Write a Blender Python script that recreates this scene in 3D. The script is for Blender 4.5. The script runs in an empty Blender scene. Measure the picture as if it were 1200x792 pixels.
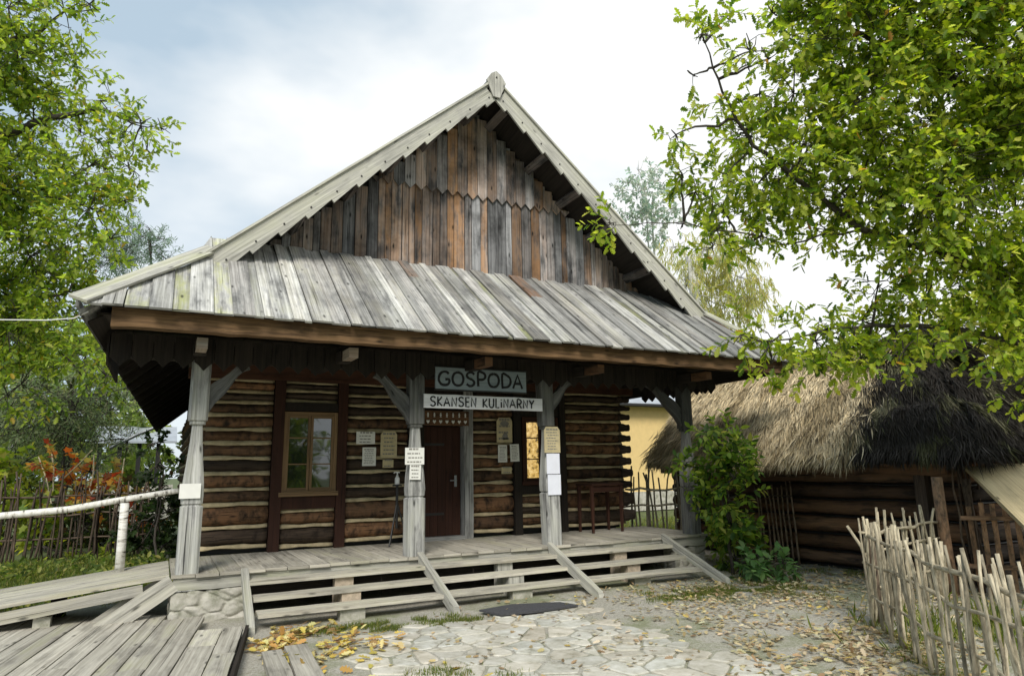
import bpy, bmesh, math, random
import numpy as np
from mathutils import Vector, Matrix, noise
R = math.radians
random.seed(7); rng = np.random.default_rng(7)
S = bpy.context.scene; COL = S.collection
# ---------------- camera, sky, sun, exposure ----------------
CAMP = Vector((-0.3206, -8.6606, 1.0776)); YAW, PIT, ROL, F = R(27.51), R(11.2114), R(-1.0173), 776.68
FW = Vector((math.sin(YAW)*math.cos(PIT), math.cos(YAW)*math.cos(PIT), math.sin(PIT)))
_r = Vector((math.cos(YAW), -math.sin(YAW), 0)); _u = _r.cross(FW)
CR = _r*math.cos(ROL)+_u*math.sin(ROL); CU = -_r*math.sin(ROL)+_u*math.cos(ROL)
cd = bpy.data.cameras.new('camera'); cam = bpy.data.objects.new('camera', cd); COL.objects.link(cam)
cd.sensor_width = 36; cd.lens = F/1200*36; cd.clip_end = 2000; cd.clip_start = 0.05
cam.matrix_world = Matrix(((CR.x, CU.x, -FW.x, CAMP.x), (CR.y, CU.y, -FW.y, CAMP.y), (CR.z, CU.z, -FW.z, CAMP.z), (0, 0, 0, 1)))
S.camera = cam
def at(px, py, d):
    return CAMP+(FW+CR*((px-600)/F)-CU*((py-396)/F))*d
SUN_EL, SUN_AZ = R(42), R(-150)     # azimuth from +Y towards +X
w = bpy.data.worlds.new('World'); S.world = w; w.use_nodes = True
nt = w.node_tree; nt.nodes.clear()
def N(t, ty, **k):
    n = t.nodes.new(ty)
    for a, b in k.items():
        if a.startswith('i_'):
            n.inputs[a[2:].replace('_', ' ')].default_value = b
        else: setattr(n, a, b)
    return n
def ramp(t, fac, stops):
    n = t.nodes.new('ShaderNodeValToRGB'); cr = n.color_ramp
    while len(cr.elements) > 1: cr.elements.remove(cr.elements[0])
    cr.elements[0].position = stops[0][0]; cr.elements[0].color = tuple(stops[0][1])+(1,) if len(stops[0][1]) == 3 else stops[0][1]
    for p, c in stops[1:]:
        e = cr.elements.new(p); e.color = tuple(c)+(1,)
    if fac is not None: t.links.new(fac, n.inputs[0])
    return n
def mixc(t, fac, a, b, mode='MIX'):
    n = t.nodes.new('ShaderNodeMix'); n.data_type = 'RGBA'; n.blend_type = mode
    for i, v in ((0, fac), (6, a), (7, b)):
        if hasattr(v, 'links'): t.links.new(v, n.inputs[i])
        else: n.inputs[i].default_value = v if i == 0 else (tuple(v)+(1,) if len(v) == 3 else v)
    return n.outputs[2]
def mth(t, op, a, b=0.0, clamp=False):
    n = t.nodes.new('ShaderNodeMath'); n.operation = op; n.use_clamp = clamp
    for i, v in ((0, a), (1, b)):
        if hasattr(v, 'links'): t.links.new(v, n.inputs[i])
        else: n.inputs[i].default_value = v
    return n.outputs[0]
sky = N(nt, 'ShaderNodeTexSky', sky_type='NISHITA', sun_disc=False, sun_elevation=SUN_EL, sun_rotation=SUN_AZ, air_density=1.0, dust_density=1.0, ozone_density=1.0)
tc = N(nt, 'ShaderNodeTexCoord'); mp = N(nt, 'ShaderNodeMapping'); mp.inputs['Scale'].default_value = (1.0, 1.0, 2.0); mp.inputs['Location'].default_value = (0.35, 0.1, 0.3)
nt.links.new(tc.outputs['Generated'], mp.inputs[0])
nz = N(nt, 'ShaderNodeTexNoise', i_Scale=2.1, i_Detail=5.0, i_Roughness=0.5); nt.links.new(mp.outputs[0], nz.inputs['Vector'])
sx = N(nt, 'ShaderNodeSeparateXYZ'); nt.links.new(tc.outputs['Generated'], sx.inputs[0])
bias = mth(nt, 'MULTIPLY', sx.outputs[0], 0.55)
cov = mth(nt, 'ADD', nz.outputs[0], bias)
cm = ramp(nt, cov, [(0.44, (0, 0, 0)), (0.72, (1, 1, 1))])
skc = mixc(nt, 0.85, sky.outputs[0], (2.9, 3.6, 4.15))
cl = mixc(nt, cm.outputs[0], skc, (5.6, 5.7, 5.7))
bg = N(nt, 'ShaderNodeBackground', i_Strength=0.08); nt.links.new(cl, bg.inputs[0])
wo = N(nt, 'ShaderNodeOutputWorld'); nt.links.new(bg.outputs[0], wo.inputs[0])
sl = bpy.data.lights.new('sun', 'SUN'); sl.energy = 1.5; sl.angle = R(22); sl.color = (1, 0.95, 0.87)
so = bpy.data.objects.new('sun', sl); COL.objects.link(so)
sd = Vector((math.sin(SUN_AZ)*math.cos(SUN_EL), math.cos(SUN_AZ)*math.cos(SUN_EL), math.sin(SUN_EL)))
so.rotation_euler = (-sd).to_track_quat('-Z', 'Y').to_euler(); so.location = (0, -10, 20)
S.view_settings.view_transform = 'Standard'; S.view_settings.look = 'None'; S.view_settings.exposure = 1.25; S.view_settings.gamma = 1
S.render.engine = 'CYCLES'
S.cycles.max_bounces = 6; S.cycles.diffuse_bounces = 3; S.cycles.transparent_max_bounces = 6
# ---------------- materials ----------------
def newmat(name):
    m = bpy.data.materials.new(name); m.use_nodes = True
    t = m.node_tree; t.nodes.clear()
    o = t.nodes.new('ShaderNodeOutputMaterial'); p = t.nodes.new('ShaderNodeBsdfPrincipled'); t.links.new(p.outputs[0], o.inputs[0])
    return m, t, p, o
def wood(name, A, B, warm=(0.30, 0.15, 0.07), grain=22.0, crack=0.6, rough=0.85, bump=0.35, stain=0.5, knots=0.8, ul=0.55, ostain=0.0):
    m, t, p, o = newmat(name)
    uv = N(t, 'ShaderNodeUVMap'); 
    mp = N(t, 'ShaderNodeMapping'); mp.inputs['Scale'].default_value = (ul, grain, 1); t.links.new(uv.outputs[0], mp.inputs[0])
    g = N(t, 'ShaderNodeTexNoise', i_Scale=1.3, i_Detail=6.0, i_Roughness=0.68, i_Distortion=0.25); t.links.new(mp.outputs[0], g.inputs['Vector'])
    mp2 = N(t, 'ShaderNodeMapping'); mp2.inputs['Scale'].default_value = (0.9 if ul < 2 else 5.0, 3.4 if ul < 4 else 9.0, 1); t.links.new(uv.outputs[0], mp2.inputs[0])
    s = N(t, 'ShaderNodeTexNoise', i_Scale=1.5, i_Detail=6.0, i_Roughness=0.65); t.links.new(mp2.outputs[0], s.inputs['Vector'])
    mp3 = N(t, 'ShaderNodeMapping'); mp3.inputs['Scale'].default_value = (ul*.75, grain*1.7, 1); t.links.new(uv.outputs[0], mp3.inputs[0])
    c = N(t, 'ShaderNodeTexNoise', i_Scale=1.3, i_Detail=3.0, i_Roughness=0.5, i_Distortion=0.3); t.links.new(mp3.outputs[0], c.inputs['Vector'])
    at_ = N(t, 'ShaderNodeAttribute', attribute_name='tint'); sp = N(t, 'ShaderNodeSeparateColor'); t.links.new(at_.outputs['Color'], sp.inputs[0])
    gr = ramp(t, g.outputs[0], [(0.30, A), (0.68, B)])
    wm = mth(t, 'MULTIPLY', sp.outputs[1], ramp(t, s.outputs[0], [(0.32, (0.1,)*3), (0.56, (1,)*3)]).outputs[0])
    col = mixc(t, wm, gr.outputs[0], mixc(t, g.outputs[0], tuple(x*0.6 for x in warm), tuple(x*1.45 for x in warm)))
    ms = mth(t, 'MULTIPLY', sp.outputs[2], ramp(t, s.outputs[0], [(0.45, (0,)*3), (0.66, (1,)*3)]).outputs[0])
    col = mixc(t, ms, col, (0.30, 0.32, 0.10))
    st = ramp(t, s.outputs[0], [(0.32, (1-stain,)*3), (0.50, (1,)*3), (0.8, (1.12,)*3)])
    col = mixc(t, 1.0, col, st.outputs[0], 'MULTIPLY')
    cr = ramp(t, c.outputs[0], [(0.30, (1-crack,)*3), (0.37, (1,)*3)])
    col = mixc(t, 1.0, col, cr.outputs[0], 'MULTIPLY')
    if ostain > 0:
        tco = N(t, 'ShaderNodeTexCoord'); on_ = N(t, 'ShaderNodeTexNoise', i_Scale=1.1, i_Detail=5.0, i_Roughness=0.65); t.links.new(tco.outputs['Object'], on_.inputs['Vector'])
        orr = ramp(t, on_.outputs[0], [(0.38, (1-ostain,)*3), (0.55, (1,)*3)]); col = mixc(t, 1.0, col, orr.outputs[0], 'MULTIPLY')
    if knots > 0:
        mk = N(t, 'ShaderNodeMapping'); mk.inputs['Scale'].default_value = (2.6, 7.5, 1); t.links.new(uv.outputs[0], mk.inputs[0])
        v = N(t, 'ShaderNodeTexVoronoi', i_Scale=1.0, i_Randomness=1.0); t.links.new(mk.outputs[0], v.inputs['Vector'])
        kr = ramp(t, v.outputs['Distance'], [(0.05, (1-knots,)*3), (0.16, (1,)*3)])
        col = mixc(t, 1.0, col, kr.outputs[0], 'MULTIPLY')
    vm = N(t, 'ShaderNodeVectorMath', operation='SCALE'); t.links.new(col, vm.inputs[0]); t.links.new(sp.outputs[0], vm.inputs['Scale'])
    t.links.new(vm.outputs[0], p.inputs['Base Color'])
    p.inputs['Roughness'].default_value = rough
    p.inputs['Specular IOR Level'].default_value = 0.3
    h = mth(t, 'ADD', g.outputs[0], mth(t, 'MULTIPLY', cr.outputs[0], 1.2))
    b = N(t, 'ShaderNodeBump', i_Strength=bump, i_Distance=0.012); t.links.new(h, b.inputs['Height']); t.links.new(b.outputs[0], p.inputs['Normal'])
    return m
def plain(name, c, rough=0.6, metal=0.0, var=0.15, scale=12.0, bump=0.0, spec=0.5):
    m, t, p, o = newmat(name)
    tc = N(t, 'ShaderNodeTexCoord'); n = N(t, 'ShaderNodeTexNoise', i_Scale=scale, i_Detail=5.0, i_Roughness=0.6); t.links.new(tc.outputs['Object'], n.inputs['Vector'])
    r = ramp(t, n.outputs[0], [(0.3, tuple(x*(1-var) for x in c)), (0.7, tuple(min(1, x*(1+var)) for x in c))])
    t.links.new(r.outputs[0], p.inputs['Base Color']); p.inputs['Roughness'].default_value = rough; p.inputs['Metallic'].default_value = metal
    p.inputs['Specular IOR Level'].default_value = spec
    if bump:
        b = N(t, 'ShaderNodeBump', i_Strength=bump, i_Distance=0.02); t.links.new(n.outputs[0], b.inputs['Height']); t.links.new(b.outputs[0], p.inputs['Normal'])
    return m
def leafmat(name, trans=0.6, rough=0.5):
    m, t, p, o = newmat(name)
    a = N(t, 'ShaderNodeAttribute', attribute_name='tint')
    t.links.new(a.outputs['Color'], p.inputs['Base Color']); p.inputs['Roughness'].default_value = rough; p.inputs['Specular IOR Level'].default_value = 0.35
    if trans:
        tr = N(t, 'ShaderNodeBsdfTranslucent'); 
        hs = N(t, 'ShaderNodeHueSaturation', i_Hue=0.49, i_Saturation=1.1, i_Value=1.7); t.links.new(a.outputs['Color'], hs.inputs['Color']); t.links.new(hs.outputs[0], tr.inputs[0])
        mx = N(t, 'ShaderNodeMixShader'); mx.inputs[0].default_value = trans
        t.links.new(p.outputs[0], mx.inputs[1]); t.links.new(tr.outputs[0], mx.inputs[2]); t.links.new(mx.outputs[0], o.inputs[0])
    return m
M = {}
M['grey'] = wood('weathered_grey_wood', (0.15, 0.15, 0.142), (0.56, 0.56, 0.535), stain=0.6, grain=26, crack=.75, ostain=0.3)
M['pale'] = wood('pale_sawn_wood', (0.24, 0.235, 0.205), (0.56, 0.545, 0.485), crack=0.6, stain=0.35, knots=0.7)
M['deck'] = wood('deck_wood', (0.29, 0.265, 0.215), (0.62, 0.585, 0.50), crack=0.6, stain=0.45, knots=0.7)
M['gable'] = wood('gable_wood', (0.065, 0.065, 0.066), (0.42, 0.42, 0.425), warm=(0.38, 0.215, 0.11), stain=0.8, crack=0.85, knots=0.95, ostain=0.6)
M['post'] = wood('post_wood', (0.11, 0.11, 0.106), (0.42, 0.42, 0.405), stain=0.6, crack=0.85)
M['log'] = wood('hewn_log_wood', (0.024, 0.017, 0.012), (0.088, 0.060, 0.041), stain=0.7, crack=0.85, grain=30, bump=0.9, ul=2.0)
M['barnlog'] = wood('barn_log_wood', (0.035, 0.026, 0.020), (0.10, 0.072, 0.055), stain=0.7, crack=0.85, grain=26, bump=0.9, ul=1.8)
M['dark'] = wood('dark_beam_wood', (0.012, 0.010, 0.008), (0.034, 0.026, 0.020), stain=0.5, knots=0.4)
M['redbrown'] = wood('redbrown_wood', (0.028, 0.012, 0.008), (0.062, 0.024, 0.014), stain=0.4, knots=0.4)
M['honey'] = wood('honey_beam_wood', (0.065, 0.036, 0.017), (0.21, 0.125, 0.06), stain=0.65, crack=0.9, grain=24, ul=1.2)
M['frame'] = wood('window_frame_wood', (0.13, 0.085, 0.045), (0.26, 0.165, 0.085), stain=0.3, knots=0.2)
M['stick'] = wood('peeled_stick_wood', (0.24, 0.20, 0.135), (0.58, 0.51, 0.37), stain=0.6, crack=0.6, knots=0.7, grain=34, ul=7.0)
M['brownstick'] = wood('brown_stick_wood', (0.05, 0.035, 0.025), (0.17, 0.125, 0.09), stain=0.6, grain=34, ul=7.0)
M['reed'] = wood('reed_board', (0.30, 0.25, 0.14), (0.52, 0.44, 0.27), stain=0.3, grain=40)
M['chink'] = plain('clay_chinking', (0.46, 0.38, 0.235), 0.9, var=0.3, scale=9)
M['bark'] = plain('tree_bark', (0.050, 0.042, 0.034), 0.9, var=0.5, scale=25, bump=0.6)
M['palebark'] = plain('pale_bark', (0.45, 0.44, 0.40), 0.8, var=0.3, scale=8)
M['leaf'] = leafmat('leaf')
M['dryleaf'] = leafmat('dry_leaf', 0.15, 0.8)
M['straw'] = leafmat('straw', 0.12, 0.75)
M['paper'] = plain('paper', (0.72, 0.72, 0.68), 0.7, var=0.06, scale=6)
M['paperwarm'] = plain('aged_paper', (0.52, 0.44, 0.26), 0.7, var=0.15, scale=10)
M['paperblue'] = plain('paper_in_sleeve', (0.74, 0.76, 0.85), 0.3, var=0.05, scale=6)
M['ink'] = plain('ink', (0.012, 0.012, 0.014), 0.8, var=0.1)
M['inkgrey'] = plain('grey_ink', (0.22, 0.21, 0.19), 0.8, var=0.1)
M['signgrey'] = wood('blue_grey_sign_paint', (0.19, 0.235, 0.26), (0.29, 0.34, 0.37), stain=0.25, knots=0.0, crack=0.3)
M['signwhite'] = wood('white_sign_paint', (0.60, 0.60, 0.62), (0.80, 0.80, 0.82), stain=0.18, knots=0.0, crack=0.2)
M['black'] = plain('black_paint', (0.012, 0.012, 0.012), 0.5, var=0.2)
M['white'] = plain('white_plastic', (0.75, 0.75, 0.74), 0.35, var=0.04)
M['nail'] = plain('rusty_nail', (0.02, 0.018, 0.016), 0.7)
M['metal'] = plain('dull_metal', (0.30, 0.32, 0.34), 0.45, metal=0.6, var=0.2)
M['plaster'] = plain('yellow_plaster', (0.68, 0.50, 0.22), 0.9, var=0.06, scale=5)
M['tin'] = plain('grey_tin_roof', (0.34, 0.37, 0.41), 0.45, var=0.15, scale=3)
M['brick'] = plain('old_brick', (0.44, 0.36, 0.27), 0.9, var=0.25, scale=20, bump=0.3)
M['mat'] = plain('rubber_mat', (0.055, 0.055, 0.06), 0.9, var=0.3, scale=40, bump=0.3)
M['birch'] = None; M['glass'] = None
def special():
    m, t, p, o = newmat('birch_bark')
    uv = N(t, 'ShaderNodeUVMap'); mp = N(t, 'ShaderNodeMapping'); mp.inputs['Scale'].default_value = (16, 3, 1); t.links.new(uv.outputs[0], mp.inputs[0])
    n = N(t, 'ShaderNodeTexNoise', i_Scale=1.5, i_Detail=4.0, i_Roughness=0.6); t.links.new(mp.outputs[0], n.inputs['Vector'])
    r = ramp(t, n.outputs[0], [(0.33, (0.10, 0.09, 0.08)), (0.42, (0.58, 0.56, 0.50)), (0.6, (0.78, 0.77, 0.73))]); t.links.new(r.outputs[0], p.inputs['Base Color']); p.inputs['Roughness'].default_value = 0.6
    M['birch'] = m
    m, t, p, o = newmat('window_glass')
    p.inputs['Base Color'].default_value = (0.012, 0.014, 0.014, 1); p.inputs['Roughness'].default_value = 0.03; p.inputs['Specular IOR Level'].default_value = 1.0; p.inputs['IOR'].default_value = 1.7
    tc = N(t, 'ShaderNodeTexCoord'); n = N(t, 'ShaderNodeTexNoise', i_Scale=2.5, i_Detail=1.0); t.links.new(tc.outputs['Object'], n.inputs['Vector'])
    b = N(t, 'ShaderNodeBump', i_Strength=0.12, i_Distance=0.02); t.links.new(n.outputs[0], b.inputs['Height']); t.links.new(b.outputs[0], p.inputs['Normal'])
    M['glass'] = m
    m, t, p, o = newmat('lit_window_glass')   # the warm lit room behind the curtain
    tc = N(t, 'ShaderNodeTexCoord'); n = N(t, 'ShaderNodeTexNoise', i_Scale=14.0, i_Detail=4.0, i_Roughness=0.7); t.links.new(tc.outputs['Object'], n.inputs['Vector'])
    r = ramp(t, n.outputs[0], [(0.36, (0.05, 0.035, 0.012)), (0.48, (0.62, 0.38, 0.09)), (0.7, (0.95, 0.70, 0.30))])
    t.links.new(r.outputs[0], p.inputs['Emission Color']); p.inputs['Emission Strength'].default_value = 0.42; p.inputs['Base Color'].default_value = (0.02, 0.02, 0.02, 1); p.inputs['Roughness'].default_value = 0.08
    M['lit'] = m
    m, t, p, o = newmat('fieldstone')
    tc = N(t, 'ShaderNodeTexCoord'); n = N(t, 'ShaderNodeTexNoise', i_Scale=6.0, i_Detail=8.0, i_Roughness=0.72); t.links.new(tc.outputs['Object'], n.inputs['Vector'])
    c1 = ramp(t, n.outputs[0], [(0.30, (0.16, 0.165, 0.11)), (0.46, (0.36, 0.35, 0.29)), (0.56, (0.46, 0.44, 0.385)), (0.72, (0.56, 0.54, 0.49))])
    t.links.new(c1.outputs[0], p.inputs['Base Color']); p.inputs['Roughness'].default_value = 0.9
    b = N(t, 'ShaderNodeBump', i_Strength=0.5, i_Distance=0.02); t.links.new(n.outputs[0], b.inputs['Height']); t.links.new(b.outputs[0], p.inputs['Normal'])
    M['fieldstone'] = m
    m, t, p, o = newmat('flagstone')
    tc = N(t, 'ShaderNodeTexCoord'); n = N(t, 'ShaderNodeTexNoise', i_Scale=7.0, i_Detail=7.0, i_Roughness=0.7); t.links.new(tc.outputs['Object'], n.inputs['Vector'])
    a = N(t, 'ShaderNodeAttribute', attribute_name='tint')
    c1 = ramp(t, n.outputs[0], [(0.30, (0.24, 0.225, 0.17)), (0.44, (0.43, 0.415, 0.35)), (0.70, (0.60, 0.585, 0.53))])
    t.links.new(mixc(t, 1.0, c1.outputs[0], a.outputs['Color'], 'MULTIPLY'), p.inputs['Base Color']); p.inputs['Roughness'].default_value = 0.9
    b = N(t, 'ShaderNodeBump', i_Strength=0.5, i_Distance=0.02); t.links.new(n.outputs[0], b.inputs['Height']); t.links.new(b.outputs[0], p.inputs['Normal'])
    M['flag'] = m
    m, t, p, o = newmat('trodden_earth')
    tc = N(t, 'ShaderNodeTexCoord'); n = N(t, 'ShaderNodeTexNoise', i_Scale=1.2, i_Detail=8.0, i_Roughness=0.7); t.links.new(tc.outputs['Object'], n.inputs['Vector'])
    n2 = N(t, 'ShaderNodeTexNoise', i_Scale=38.0, i_Detail=6.0, i_Roughness=0.75); t.links.new(tc.outputs['Object'], n2.inputs['Vector'])
    v = N(t, 'ShaderNodeTexVoronoi', i_Scale=55.0); t.links.new(tc.outputs['Object'], v.inputs['Vector'])
    c1 = ramp(t, n2.outputs[0], [(0.28, (0.18, 0.165, 0.13)), (0.5, (0.36, 0.34, 0.285)), (0.72, (0.52, 0.50, 0.44))])
    c2 = mixc(t, ramp(t, v.outputs['Distance'], [(0.16, (1,)*3), (0.3, (0,)*3)]).outputs[0], c1.outputs[0], (0.56, 0.54, 0.48))
    g = ramp(t, n.outputs[0], [(0.48, (0,)*3), (0.62, (0.6,)*3)])
    t.links.new(mixc(t, g.outputs[0], c2, (0.13, 0.16, 0.045)), p.inputs['Base Color']); p.inputs['Roughness'].default_value = 0.95
    b = N(t, 'ShaderNodeBump', i_Strength=0.6, i_Distance=0.02); t.links.new(mth(t, 'ADD', n2.outputs[0], mth(t, 'MULTIPLY', n.outputs[0], 2.0)), b.inputs['Height']); t.links.new(b.outputs[0], p.inputs['Normal'])
    M['earth'] = m
    m, t, p, o = newmat('meadow_ground')
    tc = N(t, 'ShaderNodeTexCoord'); n = N(t, 'ShaderNodeTexNoise', i_Scale=6.0, i_Detail=8.0, i_Roughness=0.7); t.links.new(tc.outputs['Object'], n.inputs['Vector'])
    c1 = ramp(t, n.outputs[0], [(0.3, (0.035, 0.05, 0.015)), (0.55, (0.09, 0.12, 0.035)), (0.75, (0.17, 0.17, 0.08))])
    t.links.new(c1.outputs[0], p.inputs['Base Color']); p.inputs['Roughness'].default_value = 0.95
    M['meadow'] = m
    m, t, p, o = newmat('thatch_base')
    tc = N(t, 'ShaderNodeTexCoord'); mp = N(t, 'ShaderNodeMapping'); mp.inputs['Scale'].default_value = (6, 30, 6); t.links.new(tc.outputs['Object'], mp.inputs[0])
    n = N(t, 'ShaderNodeTexNoise', i_Scale=1.0, i_Detail=6.0, i_Roughness=0.7); t.links.new(mp.outputs[0], n.inputs['Vector'])
    a = N(t, 'ShaderNodeAttribute', attribute_name='tint')
    c1 = ramp(t, n.outputs[0], [(0.3, (0.35,)*3), (0.7, (1.0,)*3)])
    t.links.new(mixc(t, 1.0, c1.outputs[0], a.outputs['Color'], 'MULTIPLY'), p.inputs['Base Color']); p.inputs['Roughness'].default_value = 0.95
    M['thatch'] = m
special()
# ---------------- object helpers ----------------
def tag(o, label=None, cat=None, group=None, kind=None):
    if label: o['label'] = label
    if cat: o['category'] = cat
    if group: o['group'] = group
    if kind: o['kind'] = kind
    return o
def thing(name, label, cat, loc=(0, 0, 0), group=None):
    o = bpy.data.objects.new(name, None); COL.objects.link(o); o.location = loc; o.empty_display_size = 0.2
    return tag(o, label, cat, group)
def V(*a): return Vector(a)
class MB:
    def __init__(s, org=(0, 0, 0)):
        s.v = []; s.f = []; s.uv = []; s.t = []; s.mi = []; s.org = Vector(org)
    def face(s, idx, uvs, tint, mi=0):
        s.f.append(idx); s.uv.extend(uvs); s.t.extend([tint]*len(idx)); s.mi.append(mi)
    def loft(s, rings, tint=(1, 0, 0), closed=True, caps=True, mi=0, us=None, uvo=None):
        base = len(s.v); k = len(rings[0])
        for r in rings:
            for p in r: s.v.append(Vector(p)-s.org)
        uo, vo = uvo if uvo else (random.uniform(0, 50), random.uniform(0, 50))
        u = [0]
        for a, b in zip(rings, rings[1:]):
            ca = sum((Vector(x) for x in a), Vector())/k; cb = sum((Vector(x) for x in b), Vector())/k; u.append(u[-1]+(cb-ca).length)
        per = [0]
        rm = rings[len(rings)//2]
        for j in range(k): per.append(per[-1]+(Vector(rm[(j+1) % k])-Vector(rm[j])).length)
        for i in range(len(rings)-1):
            for j in range(k if closed else k-1):
                j2 = (j+1) % k
                s.face((base+i*k+j, base+i*k+j2, base+(i+1)*k+j2, base+(i+1)*k+j),
                       [(uo+u[i], vo+per[j]), (uo+u[i], vo+per[j+1]), (uo+u[i+1], vo+per[j+1]), (uo+u[i+1], vo+per[j])], tint, mi)
        if caps and closed:
            for ring, rev in ((0, True), (len(rings)-1, False)):
                idx = [base+ring*k+j for j in range(k)]
                if rev: idx = idx[::-1]
                c = [Vector(s.v[q]) for q in idx]; x = (c[1]-c[0]).normalized() if (c[1]-c[0]).length > 1e-9 else V(1, 0, 0)
                n = (c[1]-c[0]).cross(c[2]-c[1]); y = n.cross(x).normalized() if n.length > 1e-12 else V(0, 0, 1)
                s.face(tuple(idx), [(uo+q.dot(x)*0.5, vo+q.dot(y)) for q in c], tint, mi)
    def board(s, a, b, wd, nd, W, T, tint=(1, 0, 0), n=1, jit=0.0, W2=None, mi=0):
        a, b, wd, nd = Vector(a), Vector(b), Vector(wd).normalized(), Vector(nd).normalized()
        W2 = W if W2 is None else W2; rings = []
        for i in range(n+1):
            f = i/n; c = a.lerp(b, f); ww = W+(W2-W)*f
            j = [random.uniform(-jit, jit) for _ in range(4)]
            rings.append([c-wd*(ww/2+j[0])-nd*T/2, c+wd*(ww/2+j[1])-nd*T/2, c+wd*(ww/2+j[1])+nd*(T/2+j[3]*.4), c-wd*(ww/2+j[0])+nd*(T/2+j[2]*.4)])
        s.loft(rings, tint, mi=mi)
    def box(s, x0, x1, y0, y1, z0, z1, tint=(1, 0, 0), mi=0):
        d = [x1-x0, y1-y0, z1-z0]; c = V((x0+x1)/2, (y0+y1)/2, (z0+z1)/2)
        ax = d.index(max(d)); e = [V(1, 0, 0), V(0, 1, 0), V(0, 0, 1)]
        o = [(1, 2), (2, 0), (0, 1)][ax]
        s.board(c-e[ax]*d[ax]/2, c+e[ax]*d[ax]/2, e[o[0]], e[o[1]], d[o[0]], d[o[1]], tint, mi=mi)
    def tube(s, pts, rad, k=6, tint=(1, 0, 0), mi=0, wob=0.0):
        pts = [Vector(p) for p in pts]; rad = rad if hasattr(rad, '__len__') else [rad]*len(pts)
        rings = []; prev = None
        for i, p in enumerate(pts):
            d = (pts[min(i+1, len(pts)-1)]-pts[max(i-1, 0)])
            if d.length < 1e-9: d = V(0, 0, 1)
            d.normalize()
            if prev is None: prev = d.cross(V(0.13, 0.37, 0.9)) if abs(d.z) < 0.95 else d.cross(V(1, 0.1, 0))
            x = (prev-d*prev.dot(d)).normalized(); y = d.cross(x); prev = x
            rings.append([p+(x*math.cos(2*math.pi*j/k)+y*math.sin(2*math.pi*j/k))*rad[i]*(1+random.uniform(-wob, wob)) for j in range(k)])
        s.loft(rings, tint, mi=mi)
    def poly(s, pts, nd, T, tint=(1, 0, 0), mi=0, grain=None):
        # flat polygon extruded by T along nd
        base = len(s.v); nd = Vector(nd).normalized(); P = [Vector(p) for p in pts]; k = len(P)
        for p in P: s.v.append(p-nd*T/2-s.org)
        for p in P: s.v.append(p+nd*T/2-s.org)
        g = Vector(grain).normalized() if grain is not None else (P[1]-P[0]).normalized(); h = nd.cross(g)
        uo, vo = random.uniform(0, 50), random.uniform(0, 50)
        uv = [(uo+p.dot(g), vo+p.dot(h)) for p in P]
        s.face(tuple(base+k+j for j in range(k)), uv, tint, mi)
        s.face(tuple(base+j for j in reversed(range(k))), uv[::-1], tint, mi)
        for j in range(k):
            j2 = (j+1) % k; L = (P[j2]-P[j]).length
            s.face((base+j, base+j2, base+k+j2, base+k+j), [(uo, vo), (uo+L, vo), (uo+L, vo+T), (uo, vo+T)], tint, mi)
    def build(s, name, mats, parent=None, smooth=False, fixn=True):
        me = bpy.data.meshes.new(name); me.from_pydata([tuple(p) for p in s.v], [], s.f)
        uvl = me.uv_layers.new(name='UVMap'); uvl.data.foreach_set('uv', np.array(s.uv, dtype=np.float32).ravel())
        ca = me.color_attributes.new('tint', 'FLOAT_COLOR', 'CORNER')
        c = np.ones((len(s.t), 4), dtype=np.float32); c[:, :3] = np.array(s.t); ca.data.foreach_set('color', c.ravel())
        for m in (mats if isinstance(mats, (list, tuple)) else [mats]): me.materials.append(m)
        me.polygons.foreach_set('material_index', s.mi)
        if smooth: me.polygons.foreach_set('use_smooth', [True]*len(me.polygons))
        if fixn:
            bm = bmesh.new(); bm.from_mesh(me); bmesh.ops.recalc_face_normals(bm, faces=bm.faces); bm.to_mesh(me); bm.free()
        me.update()
        o = bpy.data.objects.new(name, me); COL.objects.link(o)
        if parent is not None:
            o.parent = parent; 
        o.location = s.org-(wloc(parent) if parent is not None else Vector())
        return o
def wloc(o):
    l = Vector(o.location)
    while o.parent is not None: o = o.parent; l += Vector(o.location)
    return l
def tn(lo=0.75, hi=1.2, warm=0.0, moss=0.0): return (random.uniform(lo, hi), warm, moss)
def quick(name, mat, parent, fn, org=None, **k):
    mb = MB(org if org is not None else (0, 0, 0)); fn(mb); return mb.build(name, mat, parent, **k)
def nval(x, y, z=0.0): return noise.noise(Vector((x, y, z)))
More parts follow.
